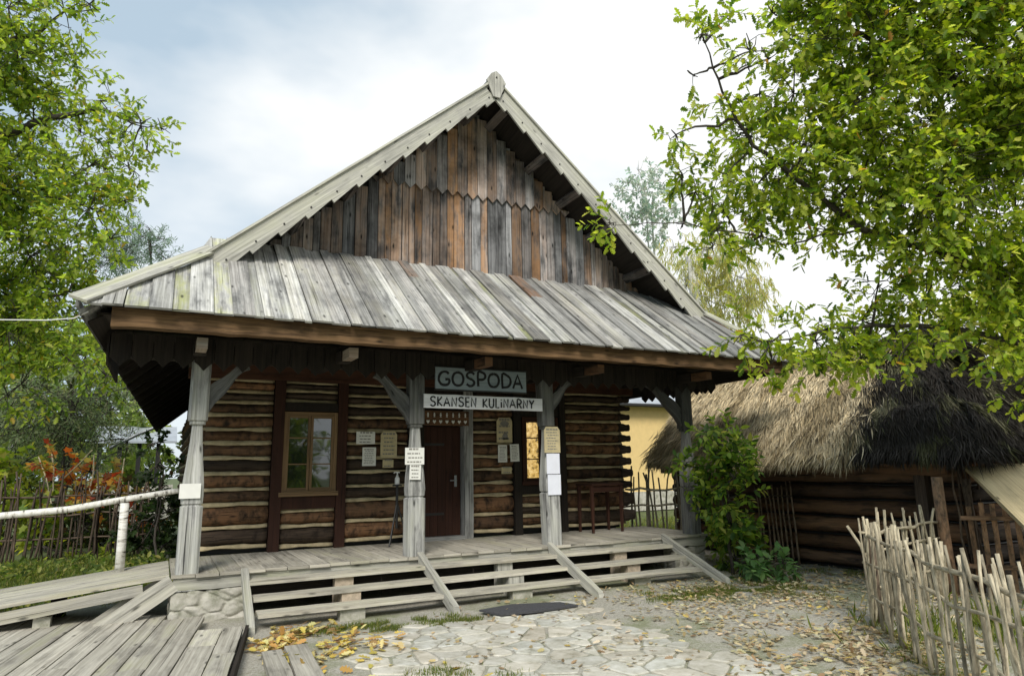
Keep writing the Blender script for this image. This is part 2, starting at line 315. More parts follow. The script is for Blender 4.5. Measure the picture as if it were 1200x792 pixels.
# ---------------- leaves ----------------
def shape_oak():
    L = [(0, 0), (0.10, 0.05), (0.16, 0.20), (0.28, 0.10), (0.38, 0.27), (0.50, 0.13), (0.62, 0.31), (0.74, 0.15), (0.86, 0.20), (1.0, 0.0)]
    return L
SH = {'straw': [(0, .006), (.5, .019), (1, .003)], 'oak': shape_oak(), 'simple': [(0, 0), (0.25, 0.22), (0.6, 0.25), (1, 0)], 'maple': [(0, 0), (0.12, 0.18), (0.05, 0.45), (0.35, 0.35), (0.55, 0.55), (0.62, 0.25), (1, 0)], 'narrow': [(0, 0), (0.4, 0.10), (1, 0)], 'blade': [(0, 0.02), (1, 0)]}
def leaves(name, mat, P, D, Nn, size, tint, shape='oak', parent=None, fold=0.25, curl=0.15):
    """P,D,Nn (n,3); size (n,); tint (n,3): each leaf two folded half blades"""
    P = np.asarray(P, float); D = np.asarray(D, float); Nn = np.asarray(Nn, float); n = len(P)
    D /= np.linalg.norm(D, axis=1)[:, None]+1e-9
    W = np.cross(D, Nn); W /= np.linalg.norm(W, axis=1)[:, None]+1e-9; Nn = np.cross(W, D)
    sh = SH[shape]; k = len(sh)
    mid = [sh[0], sh[-1]]
    loc = [(u, v, abs(v)*fold-curl*u*u) for u, v in sh]+[(u, -v, abs(v)*fold-curl*u*u) for u, v in sh[1:-1]]
    loc = np.array(loc); m = len(loc)
    verts = P[:, None, :]+size[:, None, None]*(loc[None, :, 0:1]*D[:, None, :]+loc[None, :, 1:2]*W[:, None, :]+loc[None, :, 2:3]*Nn[:, None, :])
    f1 = list(range(k)); f2 = [0]+list(range(k, m))+[k-1]; f2 = f2[::-1]
    loops = np.concatenate([np.array(f1), np.array(f2)])
    allp = (np.arange(n)[:, None]*m+loops[None, :]).ravel()
    me = bpy.data.meshes.new(name); me.vertices.add(n*m); me.vertices.foreach_set('co', verts.astype(np.float32).ravel())
    me.loops.add(len(allp)); me.loops.foreach_set('vertex_index', allp.astype(np.int32))
    tot = np.tile([len(f1), len(f2)], n); st = np.concatenate([[0], np.cumsum(tot)[:-1]])
    me.polygons.add(2*n); me.polygons.foreach_set('loop_start', st.astype(np.int32)); 
    try: me.polygons.foreach_set('loop_total', tot.astype(np.int32))
    except Exception: pass
    me.update(calc_edges=True); me.validate()
    ca = me.color_attributes.new('tint', 'FLOAT_COLOR', 'POINT'); c = np.ones((n, m, 4), dtype=np.float32); c[:, :, :3] = np.asarray(tint)[:, None, :]
    ca.data.foreach_set('color', c.ravel()); me.materials.append(mat)
    o = bpy.data.objects.new(name, me); COL.objects.link(o)
    if parent is not None: o.parent = parent; o.location = -wloc(parent)
    return o
def rdir(n, up=0.0):
    d = rng.normal(size=(n, 3)); d[:, 2] += up; return d/np.linalg.norm(d, axis=1)[:, None]
def palette(n, cols, wts, var=0.25):
    c = np.array(cols)[rng.choice(len(cols), n, p=np.array(wts)/sum(wts))]
    return c*(1+rng.uniform(-var, var, (n, 1)))*(1+rng.uniform(-0.08, 0.08, (n, 3)))
# PALETTES
OAK = ([(0.18, 0.26, 0.03), (0.27, 0.36, 0.045), (0.39, 0.46, 0.07), (0.085, 0.15, 0.025), (0.48, 0.54, 0.13), (0.40, 0.24, 0.06)], [5, 6, 4.5, 3, 1.6, 0.1])
OAKL = ([(0.19, 0.28, 0.04), (0.28, 0.38, 0.055), (0.38, 0.46, 0.08), (0.10, 0.17, 0.03), (0.46, 0.36, 0.06)], [4, 5, 4, 3, 0.3])
def foliage(root, clumps, limbs, pal, lsize, twigs_per_m3=40, leaves_per_twig=9, shape='oak', twl=0.4, droop=0.1, bark='bark', flat=0.35, name='crown', minr=0.0, nsub=5, radial=0.5, twr=0.004):
    """clumps: (centre, radii) ; limbs: list of (points, r0, r1). Branches run from the limbs into each clump, twigs leave them, leaves sit on twigs"""
    mb = MB(wloc(root)); P = []; D = []; NN = []
    allp = []
    for pts, r0, r1 in limbs:
        pts = [Vector(p) for p in pts]; fine = []
        for a, b in zip(pts, pts[1:]):
            for q in range(4): fine.append(a.lerp(b, q/4)+V(*[random.uniform(-1, 1) for _ in range(3)])*(b-a).length*0.03)
        fine.append(pts[-1]); n = len(fine)
        mb.tube(fine, [r0+(r1-r0)*i/(n-1) for i in range(n)], k=7, wob=0.08)
        allp += fine
    for c, rad in clumps:
        c = Vector(c); rad = Vector(rad) if hasattr(rad, '__len__') else V(rad, rad, rad)
        a = min(allp, key=lambda p: (p-c).length) if allp else c-V(0, 0, rad.z)
        if allp and (a-c).length > 0.15:
            n = 6; pts = [a.lerp(c, i/n)+V(*[random.uniform(-1, 1) for _ in range(3)])*(0.04*(c-a).length if 0 < i < n else 0) for i in range(n+1)]
            mb.tube(pts, [max(twr*2, 0.012+0.008*(c-a).length)*(1-0.6*i/n) for i in range(n+1)], k=5)
        subs = []
        for q in range(nsub):
            d = Vector(rdir(1)[0]); e = c+V(d.x*rad.x, d.y*rad.y, d.z*rad.z)*random.uniform(0.6, 0.9)
            mid = c.lerp(e, 0.5)+V(*[random.uniform(-1, 1) for _ in range(3)])*0.1*rad.length/1.7
            mb.tube([c, mid, e], [twr*2.2, twr*1.7, twr*1.2], k=4); subs.append((c, mid, e))
        vol = 4.19*rad.x*rad.y*rad.z; nt_ = max(6, int(vol*twigs_per_m3))
        for q in range(nt_):
            d = Vector(rdir(1)[0]); rr = random.random()**0.45
            p = c+V(d.x*rad.x, d.y*rad.y, d.z*rad.z)*rr
            if nval(p.x*1.3/max(0.5, rad.x)*0.8, p.y*1.3, p.z*1.6) < -0.30: continue
            s_ = min((x for sb in subs for x in sb), key=lambda x: (x-p).length)
            dr = (d*radial+V(*[random.gauss(0, 0.4) for _ in range(3)])+V(0, 0, -droop))
            dr.normalize(); tip = p+dr*twl
            if q % 2 == 0 and (s_-p).length < 1.2: mb.tube([s_, p, tip], [twr*1.2, twr, twr*0.5], k=3)
            else: mb.tube([p, tip], [twr, twr*0.5], k=3)
            for l in range(leaves_per_twig):
                f = (l+1)/leaves_per_twig
                o = dr.orthogonal().normalized(); o.rotate(Matrix.Rotation(l*2.4+random.random(), 3, dr))
                ld = (dr*0.7+o*0.8+V(0, 0, -droop*0.8)); P.append(p.lerp(tip, f)); D.append(ld)
                nn = V(random.gauss(0, flat), random.gauss(0, flat), 1); NN.append(nn)
    n = len(P); sz = lsize*rng.uniform(0.65, 1.2, n)
    leaves(name, M['leaf'], P, D, NN, sz, palette(n, *pal), shape, root)
    if mb.v: mb.build('branches', M[bark], root, smooth=True)
    return n
def simple_trunk(root, a, b, r0, r1, bark='bark', name='trunk'):
    a, b = Vector(a), Vector(b); n = 8
    pts = [a.lerp(b, i/n)+V(random.uniform(-1, 1), random.uniform(-1, 1), 0)*(0.02*(b-a).length if i else 0) for i in range(n+1)]
    return quick(name, M[bark], root, lambda m: m.tube(pts, [r0+(r1-r0)*(i/n)**0.7 for i in range(n+1)], k=9, wob=0.06), org=wloc(root), smooth=True)
G = -0.53
# ---------------- the ground ----------------
def grid_sheet(name, mat, x0, x1, y0, y1, nx, ny, zf, kind='structure'):
    mb = MB(); 
    for j in range(ny+1):
        for i in range(nx+1):
            x = x0+(x1-x0)*i/nx; y = y0+(y1-y0)*j/ny; mb.v.append(V(x, y, zf(x, y)))
    for j in range(ny):
        for i in range(nx):
            a = j*(nx+1)+i; mb.face((a, a+1, a+nx+2, a+nx+1), [(0, 0)]*4, (1, 1, 1))
    o = mb.build(name, mat, smooth=True); return tag(o, kind=kind)
def gz(x, y):
    return G+0.02*nval(x*0.7, y*0.7)+0.006*nval(x*3, y*3, 4)
grid_sheet('ground', M['meadow'], -400, 400, -400, 400, 4, 4, lambda x, y: G-0.035)
grid_sheet('yard_earth', M['earth'], -16, 22, -14, 3.2, 190, 90, lambda x, y: gz(x, y)+0.004)
# flagstone path, irregular slabs
def flagstones():
    mb = MB(); pts = []
    ang = R(27); ux = V(math.sin(R(60)), math.cos(R(60)), 0)
    # the paved strip runs from the steps towards the viewer
    def inside(x, y):
        e = 0.25*nval(x*1.5, y*1.5, 9)
        return (y < -1.5+e and y > -6.4 and x > 1.55+e-(y+1.5)*(-0.25) and x < 4.15+e+0.0*(y+3) and (x-1.3) > -(y+4.2)*0.35+e)
    for i in range(-2, 26):
        for j in range(-2, 34):
            x = 0.6+i*0.27+((j % 2)*0.13)+random.uniform(-0.13, 0.13); y = -1.2-j*0.185+random.uniform(-0.09, 0.09)
            if random.random() < .30: continue
            pts.append((x, y))
    for (x, y) in pts:
        if not inside(x, y): continue
        cell = [V(x-0.5, y-0.4), V(x+0.5, y-0.4), V(x+0.5, y+0.4), V(x-0.5, y+0.4)]
        cell = [Vector((c.x, c.y)) for c in cell]
        for (a, b) in pts:
            if (a, b) == (x, y) or abs(a-x) > 0.8 or abs(b-y) > 0.8: continue
            mx = Vector(((a+x)/2, (b+y)/2)); nn = Vector((a-x, b-y)).normalized(); mx -= nn*0.011
            out = []
            for q in range(len(cell)):
                p1, p2 = cell[q], cell[(q+1) % len(cell)]; d1, d2 = (p1-mx).dot(nn), (p2-mx).dot(nn)
                if d1 <= 0: out.append(p1)
                if (d1 < 0) != (d2 < 0): out.append(p1.lerp(p2, d1/(d1-d2)))
            cell = out
            if len(cell) < 3: break
        if len(cell) < 3: continue
        # round the outline a little, then extrude
        c = sum(cell, Vector((0, 0)))/len(cell); ring = []
        for q in range(len(cell)):
            p1, p2 = cell[q], cell[(q+1) % len(cell)]
            for f in (0.12, 0.5, 0.88):
                pp = p1.lerp(p2, f); pp = c+(pp-c)*(1+random.uniform(-0.03, 0.0)); ring.append(pp)
        h = G+0.012+random.uniform(0, 0.009); tl = (random.uniform(-.02, .02), random.uniform(-.02, .02))
        z = lambda p, o: h+o+(p.x-c.x)*tl[0]+(p.y-c.y)*tl[1]
        k = random.uniform(0.85, 1.12); wv = random.uniform(-0.02, 0.06)
        mb.loft([[V(p.x, p.y, G-0.03) for p in ring], [V(p.x, p.y, z(p, -0.008)) for p in ring], [V(c.x+(p.x-c.x)*.93, c.y+(p.y-c.y)*.93, z(p, 0)) for p in ring]], (k+wv, k, k-wv))
    o = mb.build('flagstone_path', M['flag']); tag(o, kind='structure')
flagstones()
# the low boardwalk at lower left
def boardwalk():
    root = thing('boardwalk', 'low weathered plank platform on the ground left of the porch steps', 'boardwalk', (-1, -2, G))
    d = V(math.sin(R(9.5)), math.cos(R(9.5)), 0); s = V(math.cos(R(9.5)), -math.sin(R(9.5)), 0); up = V(0, 0, 1)
    O = V(0.53, -1.02, G+0.075); x = 0.0
    for i in range(19):
        wd_ = random.uniform(0.155, 0.25); c = O-s*(x+wd_/2)
        far = (0.0 if x < 0.35 else 0.72+random.uniform(-.05, .05) if x < 0.75 else 0.90+0.33*(x-.75)+random.uniform(-.05, .05))
        cut = random.uniform(-1.8, -0.6)
        for (a, b) in ((-4.2, cut), (cut+0.006, far)):
            mb = MB(); dz = random.uniform(-0.005, 0.004)
            mb.board(c+d*a+up*dz, c+d*b+up*(dz+random.uniform(-.004, .004)), s, up, wd_-0.014, 0.04, tn(0.72, 1.12, 0.0, random.choice([0, 0, .3])), n=8, jit=0.003)
            mb.build('plank', M['deck'], root)
        x += wd_
    quick('bearer', M['dark'], root, lambda m: [m.board(O-s*0.02+d*q-up*.055, O-s*4+d*q-up*.055, d, up, .12, .07) for q in (-3.9, -2.4, -0.9)])
    quick('edge_board', M['dark'], root, lambda m: m.board(O+s*0.03-d*4-up*.02, O+s*0.03-up*.02, up, s, .10, .03))
boardwalk()
for k, (a, b, W) in enumerate((((0.60, -3.4), (0.66, -2.0), .17), ((0.80, -3.4), (0.88, -1.92), .2))):
    mb = MB(); mb.board(V(a[0], a[1], G+0.03), V(b[0], b[1], G+0.035), V(1, 0, 0), V(0, 0, 1), W, .05, tn(.7, .85), n=6, jit=.006)
    tag(mb.build('loose_plank', M['deck']), ['narrow loose grey plank lying against the edge of the boardwalk', 'wide loose grey plank lying among the yellow leaves by the boardwalk'][k], 'plank', 'loose planks beside the boardwalk')
# ---------------- the inn ----------------
inn = thing('log_inn', 'old log inn with a tall boarded gable, plank skirt roof and open porch', 'house', (3.75, 0, G))
YW = 1.64; ZE = 2.76; YE = -1.10; YG = 1.0; ZG = 4.285; SL = (ZG-ZE)/(YG-YE)
def zs(y): return ZE+(y-YE)*SL
XL, XR = -1.17, 9.05; YV = 0.25
AP = V(4.07, YV, 7.34); BL = V(-0.02, YV, 3.80); BR = V(8.30, YV, 3.77); CL = V(XL, YE, ZE-.01); CRn = V(XR, YE, ZE-.01)
DL = on_l = V(-0.62, 14, 2.50); DR = V(9.3, 14, 2.72); EB = V(4.07, 14, 7.34)
# log walls
chz = [.09, .36, .67, .87, 1.09, 1.30, 1.52, 1.71, 1.92, 2.10, 2.25, 2.42]
def log_run(mb, x0, x1, ywall, seed, y_dir=-1, zlist=None, axis='x', ch=0.062, depth=.085):
    zl = zlist or chz
    n = max(3, int((x1-x0)/0.09))
    for i in range(len(zl)-1):
        za, zb = zl[i]+ch*0.4, zl[i+1]-ch*0.35
        t = tn(0.6, 1.3, random.choice([0, 0.3, 0.6])); uo = (random.uniform(0, 50), random.uniform(0, 50)); rings = []
        for k in range(n+1):
            x = x0+(x1-x0)*k/n; w1 = .018*nval(x*1.1, i*5+seed)+.008*nval(x*5, i*5+seed); w2 = .018*nval(x*1.1, (i+1)*5+seed)+.008*nval(x*5, (i+1)*5+seed)
            bz = .034*nval(x*2.6, i*3+seed, 7)+.020*nval(x*8, i*3+seed, 3); a, b = za+w1, zb+w2; h = b-a; ring = []
            for q in range(8):
                f = q/7; pr = depth*(1-abs(2*f-1)**2.6)+bz*(1 if 0 < q < 7 else 0)+0.012*nval(x*4, f*3+i*7+seed, 1)*(1 if 0 < q < 7 else 0)
                yy = ywall+y_dir*pr+(0.02 if q in (0, 7) else 0)*(-y_dir)
                ring.append((x, yy, a+h*f) if axis == 'x' else (yy, x, a+h*f))
            back = ywall-y_dir*0.10
            ring += [(x, back, b) if axis == 'x' else (back, x, b), (x, back, a) if axis == 'x' else (back, x, a)]
            rings.append([V(*p) for p in ring])
        mb.loft(rings, t, uvo=uo)
    # the light filling between the logs
    for i in range(0, len(zl)):
        rings = []; nn = n
        for k in range(nn+1):
            x = x0+(x1-x0)*k/nn; w1 = .018*nval(x*1.1, i*5+seed)+.008*nval(x*5, i*5+seed); z = zl[i]+w1; hh = ch*(0.40+0.30*nval(x*3.5, i*3.1+seed))
            yo = ywall+y_dir*0.045; yb = ywall-y_dir*.05
            r = [(yo+y_dir*.008, z-hh*.2), (yo-y_dir*.012, z+hh), (yb, z+hh), (yb, z-hh), (yo+y_dir*.004, z-hh)]
            rings.append([V(x, a, b) if axis == 'x' else V(a, x, b) for a, b in r])
        mb.loft(rings, (1, 0, 0), mi=1)
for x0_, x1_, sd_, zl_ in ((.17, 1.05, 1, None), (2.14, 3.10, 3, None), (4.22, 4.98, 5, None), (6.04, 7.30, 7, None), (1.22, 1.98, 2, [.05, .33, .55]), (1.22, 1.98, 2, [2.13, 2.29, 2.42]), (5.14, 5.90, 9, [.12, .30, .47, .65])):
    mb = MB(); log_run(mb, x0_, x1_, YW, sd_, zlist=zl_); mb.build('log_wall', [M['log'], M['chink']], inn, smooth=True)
# dark core behind, side and back walls
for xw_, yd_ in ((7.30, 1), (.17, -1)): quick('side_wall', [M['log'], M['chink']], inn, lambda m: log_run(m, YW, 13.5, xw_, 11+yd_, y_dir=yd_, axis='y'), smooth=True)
for bb in ((.2, 7.27, YW+.09, YW+.2, 0, 2.7), (.2, .3, YW+.21, 13.2, -.4, 2.7), (7.17, 7.27, YW+.21, 13.2, -.4, 2.7), (.2, 7.27, 13.3, 13.5, -.4, 4)): quick('inner_wall', M['black'], inn, lambda m: m.box(*bb))
for sx_ in (7.34,):
    for i in range(len(chz)-1):
        z = (chz[i]+chz[i+1])/2; h = chz[i+1]-chz[i]-.05
        mb = MB(); y0 = YW-.10-random.uniform(0, .05); rings = []
        for q in range(5):
            f = q/4; s_ = .72+.28*math.sin(math.pi*min(1, .25+f)) if q < 4 else .8
            rings.append([V(sx_-.12+.26*f, y0+.02+(a)*.10*s_+.08, z+b*h/2*s_) for a, b in ((-1, -.5), (-.6, -1), (.6, -1), (1, -.5), (1, .5), (.6, 1), (-.6, 1), (-1, .5))])
        mb.loft(rings, tn(.6, 1.2)); mb.build('log_end', M['barnlog'], inn, smooth=False)
# frame posts of the wall
def fp(name, x0, x1, z0, z1, mat='redbrown', y0=YW-.12, y1=YW+.09): return quick(name, M[mat], inn, lambda m: m.board(V((x0+x1)/2, (y0+y1)/2, z0), V((x0+x1)/2, (y0+y1)/2, z1), V(1, 0, 0), V(0, 1, 0), x1-x0, y1-y0, tn(.8, 1.1), n=5, jit=.003))
fp('wall_post', 1.06, 1.21, 0, 2.44); fp('wall_post', 1.99, 2.13, 0, 2.44); fp('wall_post', 4.99, 5.13, 0, 2.44, 'dark'); fp('wall_post', 5.91, 6.03, 0, 2.44, 'dark'); fp('wall_post', 3.11, 3.30, 0, 2.44, 'dark')
quick('wall_plate', M['redbrown'], inn, lambda m: m.board(V(-.1, YW-.02, 2.55), V(7.55, YW-.02, 2.55), V(0, 0, 1), V(0, 1, 0), .25, .26, (1.0, .1, 0), n=12, jit=.006))
def window(x0, x1, z0, z1, mat_pane, sash2, fmat, rows, lit=False):
    o = quick('window', M[fmat], inn, lambda m: (m.box(x0, x0+.05, YW-.105, YW-.02, z0, z1), m.box(x1-.05, x1, YW-.105, YW-.02, z0, z1), m.box(x0+.05, x1-.05, YW-.105, YW-.02, z1-.05, z1), m.box(x0+.05, x1-.05, YW-.105, YW-.02, z0, z0+.05)))
    quick('sill', M[fmat], o, lambda m: m.box(x0-.03, x1+.03, YW-.14, YW-.108, z0-.03, z0+.03))
    xm = (x0+x1)/2
    for (a, b) in ((x0+.052, xm-.004), (xm+.004, x1-.052)):
        f = quick('sash', M[fmat], o, lambda m: (m.box(a, a+.035, YW-.095, YW-.05, z0+.052, z1-.052), m.box(b-.035, b, YW-.095, YW-.05, z0+.052, z1-.052), m.box(a+.037, b-.037, YW-.094, YW-.05, z0+.052, z0+.09), m.box(a+.037, b-.037, YW-.094, YW-.05, z1-.09, z1-.052),
              *[m.box(a+.037, b-.037, YW-.088, YW-.052, z0+(z1-z0)*r-.009, z0+(z1-z0)*r+.009) for r in rows]))
        quick('pane', mat_pane, o, lambda m: m.box(a+.03, b-.03, YW-.074, YW-.068, z0+.08, z1-.08))
    return o
window(1.20, 1.985, .78, 1.97, M['glass'], True, 'frame', (.36, .68))
fp('window_header', 1.212, 1.988, 1.985, 2.11, 'dark', YW-.10); fp('window_board', 1.212, 1.988, .57, .745, 'redbrown', YW-.09)
window(5.16, 5.885, .84, 1.97, M['lit'], True, 'redbrown', (.36, .68))
fp('window_header', 5.135, 5.905, 1.985, 2.41, 'dark', YW-.09); fp('window_board', 5.135, 5.905, .66, .80, 'dark', YW-.09)
# door
dr = quick('door', M['redbrown'], inn, lambda m: [m.box(3.38+.132*i, 3.38+.132*(i+1)-.005, YW+.0, YW+.045, .06, 1.79, tn(.75, 1.1)) for i in range(5)])
quick('handle', M['metal'], dr, lambda m: (m.tube([(3.95, YW-.05, .92), (3.84, YW-.05, .92)], .01), m.tube([(3.95, YW-.05, .92), (3.95, YW+.0, .92)], .01), m.box(3.93, 3.97, YW-.012, YW-.002, .82, 1.0)))
for z_ in (.38, 1.48): quick('hinge', M['nail'], dr, lambda m: m.box(3.39, 3.75, YW-.010, YW-.002, z_, z_+.04))
fp('door_jamb', 4.05, 4.21, 0, 2.44, 'post', YW-.14); fp('door_jamb', 3.305, 3.375, 0, 1.9, 'dark', YW-.1)
fp('door_header', 3.38, 4.045, 1.80, 2.42, 'dark', YW-.10)
quick('threshold', M['post'], inn, lambda m: m.box(3.35, 4.06, YW-.15, YW+.05, 0.002, .055))
# floor of the porch
for i in range(32):
    x0 = -.16+i*.2465; mb = MB(); e = random.uniform(-.02, .012)
    mb.board(V(x0+.123, -.15+e, -.018+random.uniform(-.003, .003)), V(x0+.123, YW-.02, -.018), V(1, 0, 0), V(0, 0, 1), .239, .036, tn(.72, 1.0, 0, random.choice([0, 0, .25])), n=5, jit=.002); mb.build('floor_plank', M['deck'], inn)
quick('floor_beam', M['pale'], inn, lambda m: m.board(V(-.13, -.045, -.105), V(7.62, -.045, -.105), V(0, 0, 1), V(0, 1, 0), .135, .15, (.92, 0, .25), n=40, jit=.009))
def stonebox(name, x0, x1, y0, y1, z0, z1):
    bm = bmesh.new(); bmesh.ops.create_cube(bm, size=1); bmesh.ops.scale(bm, vec=(x1-x0, y1-y0, z1-z0), verts=bm.verts); bmesh.ops.subdivide_edges(bm, edges=bm.edges, cuts=44, use_grid_fill=True)
    bmesh.ops.translate(bm, vec=((x0+x1)/2, (y0+y1)/2, (z0+z1)/2), verts=bm.verts); bm.normal_update()
    rs = random.Random(5); cs = []
    for q in range(int(60*(x1-x0)/.7)): cs.append((rs.uniform(x0, x1), rs.uniform(y0, y1), rs.uniform(z0, z1)))
    cl = bm.loops.layers.float_color.new('tint'); hs = {}
    for v in bm.verts:
        p = v.co; wv = Vector((p.x+.02*nval(p.x*9, p.z*9, p.y*9), p.y, p.z+.02*nval(p.x*9, p.z*9, 5)))
        ds = sorted((((c[0]-wv.x)/1.5)**2+((c[1]-wv.y)/1.5)**2+(c[2]-wv.z)**2)**.5 for c in cs)[:2]; e = min(1, (ds[1]-ds[0])/.035)
        hs[v] = (e**.5)*.035+.014*nval(p.x*8, p.y*8, p.z*8)+.006*nval(p.x*25, p.y*25, p.z*25)
    mv = [(v, v.co+v.normal*(hs[v]-.02)) for v in bm.verts]
    for v, c in mv: v.co = c
    for f in bm.faces: f.smooth = True
    me = bpy.data.meshes.new(name); bm.to_mesh(me); me.materials.append(M['fieldstone']); o = bpy.data.objects.new(name, me); COL.objects.link(o); o.parent = inn; o.location = -wloc(inn); return o
stonebox('foundation', -.14, .62, -.10, .55, G-.05, -.19); stonebox('foundation', 7.0, 7.62, -.08, .5, G-.05, -.19)
quick('underfloor', M['black'], inn, lambda m: m.box(-.05, 7.5, 1.0, 1.1, G, -.04))
# steps: four stringers, three bays of three treads
steps = quick('porch_steps', M['dark'], inn, lambda m: m.board(V(.66, -.14, -.25), V(6.7, -.14, -.25), V(0, 0, 1), V(0, 1, 0), .12, .04))
for xa, xb, yb, z0 in ((.60, .60, -1.02, -.05), (2.72, 2.80, -1.18, -.02), (4.66, 4.72, -1.32, -.02), (6.72, 6.78, -1.42, -.02)): quick('stringer', M['pale'], steps, lambda m: m.board(V(xa, -.16, z0), V(xb, yb, G+.0), V(1, 0, 0), V(0, .35, 1), .075, .15, (random.uniform(.85, 1.05), 0, .2), n=7, jit=.004))
bays = ((.655, 2.70), (2.80, 4.65), (4.75, 6.70))
for bi, (a, b) in enumerate(bays):
    sh_ = [0, .0, -.03][bi]
    for k, (y, z) in enumerate(((-.27, -.115), (-.52, -.255), (-.79, -.385))):
        quick('tread', M['deck'], steps, lambda m: m.board(V(a-.02+.02*k, y+sh_*k, z+random.uniform(-.006, .006)), V(b+.02+.03*k, y+sh_*k, z+random.uniform(-.006, .006)), V(0, 1, 0), V(0, 0, 1), .235, .045, (random.uniform(.85, 1.12), 0, .2), n=16, jit=.004))
for (x, n_) in ((1.70, 0), (3.85, 1), (5.75, 2)):
    for bb, mk_ in (((x-.11, x+.11, -.34, -.22, G-.02, -.14), 'brick'), ((x-.09, x+.13, -.62, -.45, G-.02, -.28), 'brick'), ((x-.16, x+.12, -.86, -.70, G-.03, -.41), 'fieldstone')):
        quick('step_block', M['pale'] if n_ == 1 and mk_ == 'brick' else M[mk_], steps, lambda m: m.box(*bb))
# porch posts
def post_rings(x, y, lean=0, s=1.0):
    prof = [(-.18, .118), (.70, .118), (.725, .118), (.735, .098), (.75, .098), (.76, .112), (.84, .117), (1.0, .108), (1.2, .090), (1.45, .068), (1.655, .056), (1.66, .085), (1.70, .085), (1.705, .104), (1.74, .104), (2.42, .104)]
    R_ = []
    for z, h in prof:
        h *= s; c = h*.78; j = [random.uniform(-.002, .002) for _ in range(8)]
        cx = x+lean*z
        R_.append([V(cx+a+j[q], y+b, z) for q, (a, b) in enumerate(((-c, -h), (c, -h), (h, -c), (h, c), (c, h), (-c, h), (-h, c), (-h, -c)))])
    return R_
posts = [(0.0, 0), (2.68, 0), (4.79, -.03), (7.45, 0)]
pobj = []
for i, (x, ln) in enumerate(posts):
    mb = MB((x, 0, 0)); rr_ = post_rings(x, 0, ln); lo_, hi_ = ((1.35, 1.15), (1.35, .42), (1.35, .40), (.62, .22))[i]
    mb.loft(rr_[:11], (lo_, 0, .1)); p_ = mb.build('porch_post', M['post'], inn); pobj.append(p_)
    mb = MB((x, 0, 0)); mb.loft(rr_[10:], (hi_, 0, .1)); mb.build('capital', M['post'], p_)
def brace(px, sgn, x_far, z0=1.78, z1=2.38):
    mb = MB(); rings = []
    for q in range(9):
        f = q/8; x = px+sgn*(.06+(x_far-.06)*f); z = z0+(z1-z0)*(f**.75)+.03*math.sin(f*math.pi*3)*(.5); w_ = .06+.02*math.sin(f*math.pi*2)
        rings.append([V(x-sgn*w_*.7, -.05, z+w_), V(x+sgn*w_*.7, -.05, z-w_), V(x+sgn*w_*.7, .05, z-w_), V(x-sgn*w_*.7, .05, z+w_)])
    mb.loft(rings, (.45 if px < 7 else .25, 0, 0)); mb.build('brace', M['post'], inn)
brace(0.0, 1, .5, 1.85, 2.40); brace(2.68, -1, .55); brace(7.45, -1, .75, 1.80, 2.45)
brace(4.66, 1, .5, 1.85, 2.40)
# porch plate with the scalloped fascia
quick('porch_plate', M['dark'], inn, lambda m: m.board(V(-.95, 0, 2.51), V(8.0, 0, 2.51), V(0, 0, 1), V(0, 1, 0), .19, .2, (1, 0, 0), n=20, jit=.006))
def scallop(m):
    x = -.95
    while x < 7.9:
        w_ = .215; t = tn(.7, 1.2); zb = 2.34+random.uniform(-.01, .01)
        m.poly([V(x+.004, -.125, 2.66), V(x+.004, -.125, zb+.05), V(x+.05, -.125, zb+.015), V(x+w_/2, -.125, zb-.05), V(x+w_-.05, -.125, zb+.015), V(x+w_-.004, -.125, zb+.05), V(x+w_-.004, -.125, 2.66)], V(0, 1, 0), .022, t, grain=V(0, 0, 1)); x += w_
    y = -.1
    for xs in (-.97, 7.96):
        y = -.1
        while y < 1.6:
            m.poly([V(xs, y, 2.66), V(xs, y, 2.39), V(xs, y+.1, 2.31), V(xs, y+.2, 2.39), V(xs, y+.2, 2.66)], V(1, 0, 0), .022, tn(.7, 1.2), grain=V(0, 0, 1)); y += .205
quick('scalloped_fascia', M['dark'], inn, scallop)
quick('eave_beam', M['honey'], inn, lambda m: m.board(V(-.90, -.93, 2.675), V(8.75, -.93, 2.675), V(0, 0, 1), V(0, 1, 0), .205, .16, (1.0, 0, 0), n=60, jit=.008))
for x in (-.04, 1.62, 3.42, 5.22, 7.3):
    quick('beam_end', M['pale'] if x < 3 else M['dark'], inn, lambda m: m.board(V(x, -.80, 2.49), V(x, -.45, 2.50), V(1, 0, 0), V(0, 0, 1), .11, .12, (.8, .5, 0)))
    quick('joist', M['dark'], inn, lambda m: m.board(V(x, -.44, 2.50), V(x, 1.6, 2.62), V(1, 0, 0), V(0, 0, 1), .14, .14))
quick('porch_ceiling', M['dark'], inn, lambda m: [m.board(V(-.9+.3*i, -.8, 2.735), V(-.9+.3*i, YW, 2.735), V(1, 0, 0), V(0, 0, 1), .295, .02, tn(.6, 1.2)) for i in range(30)])
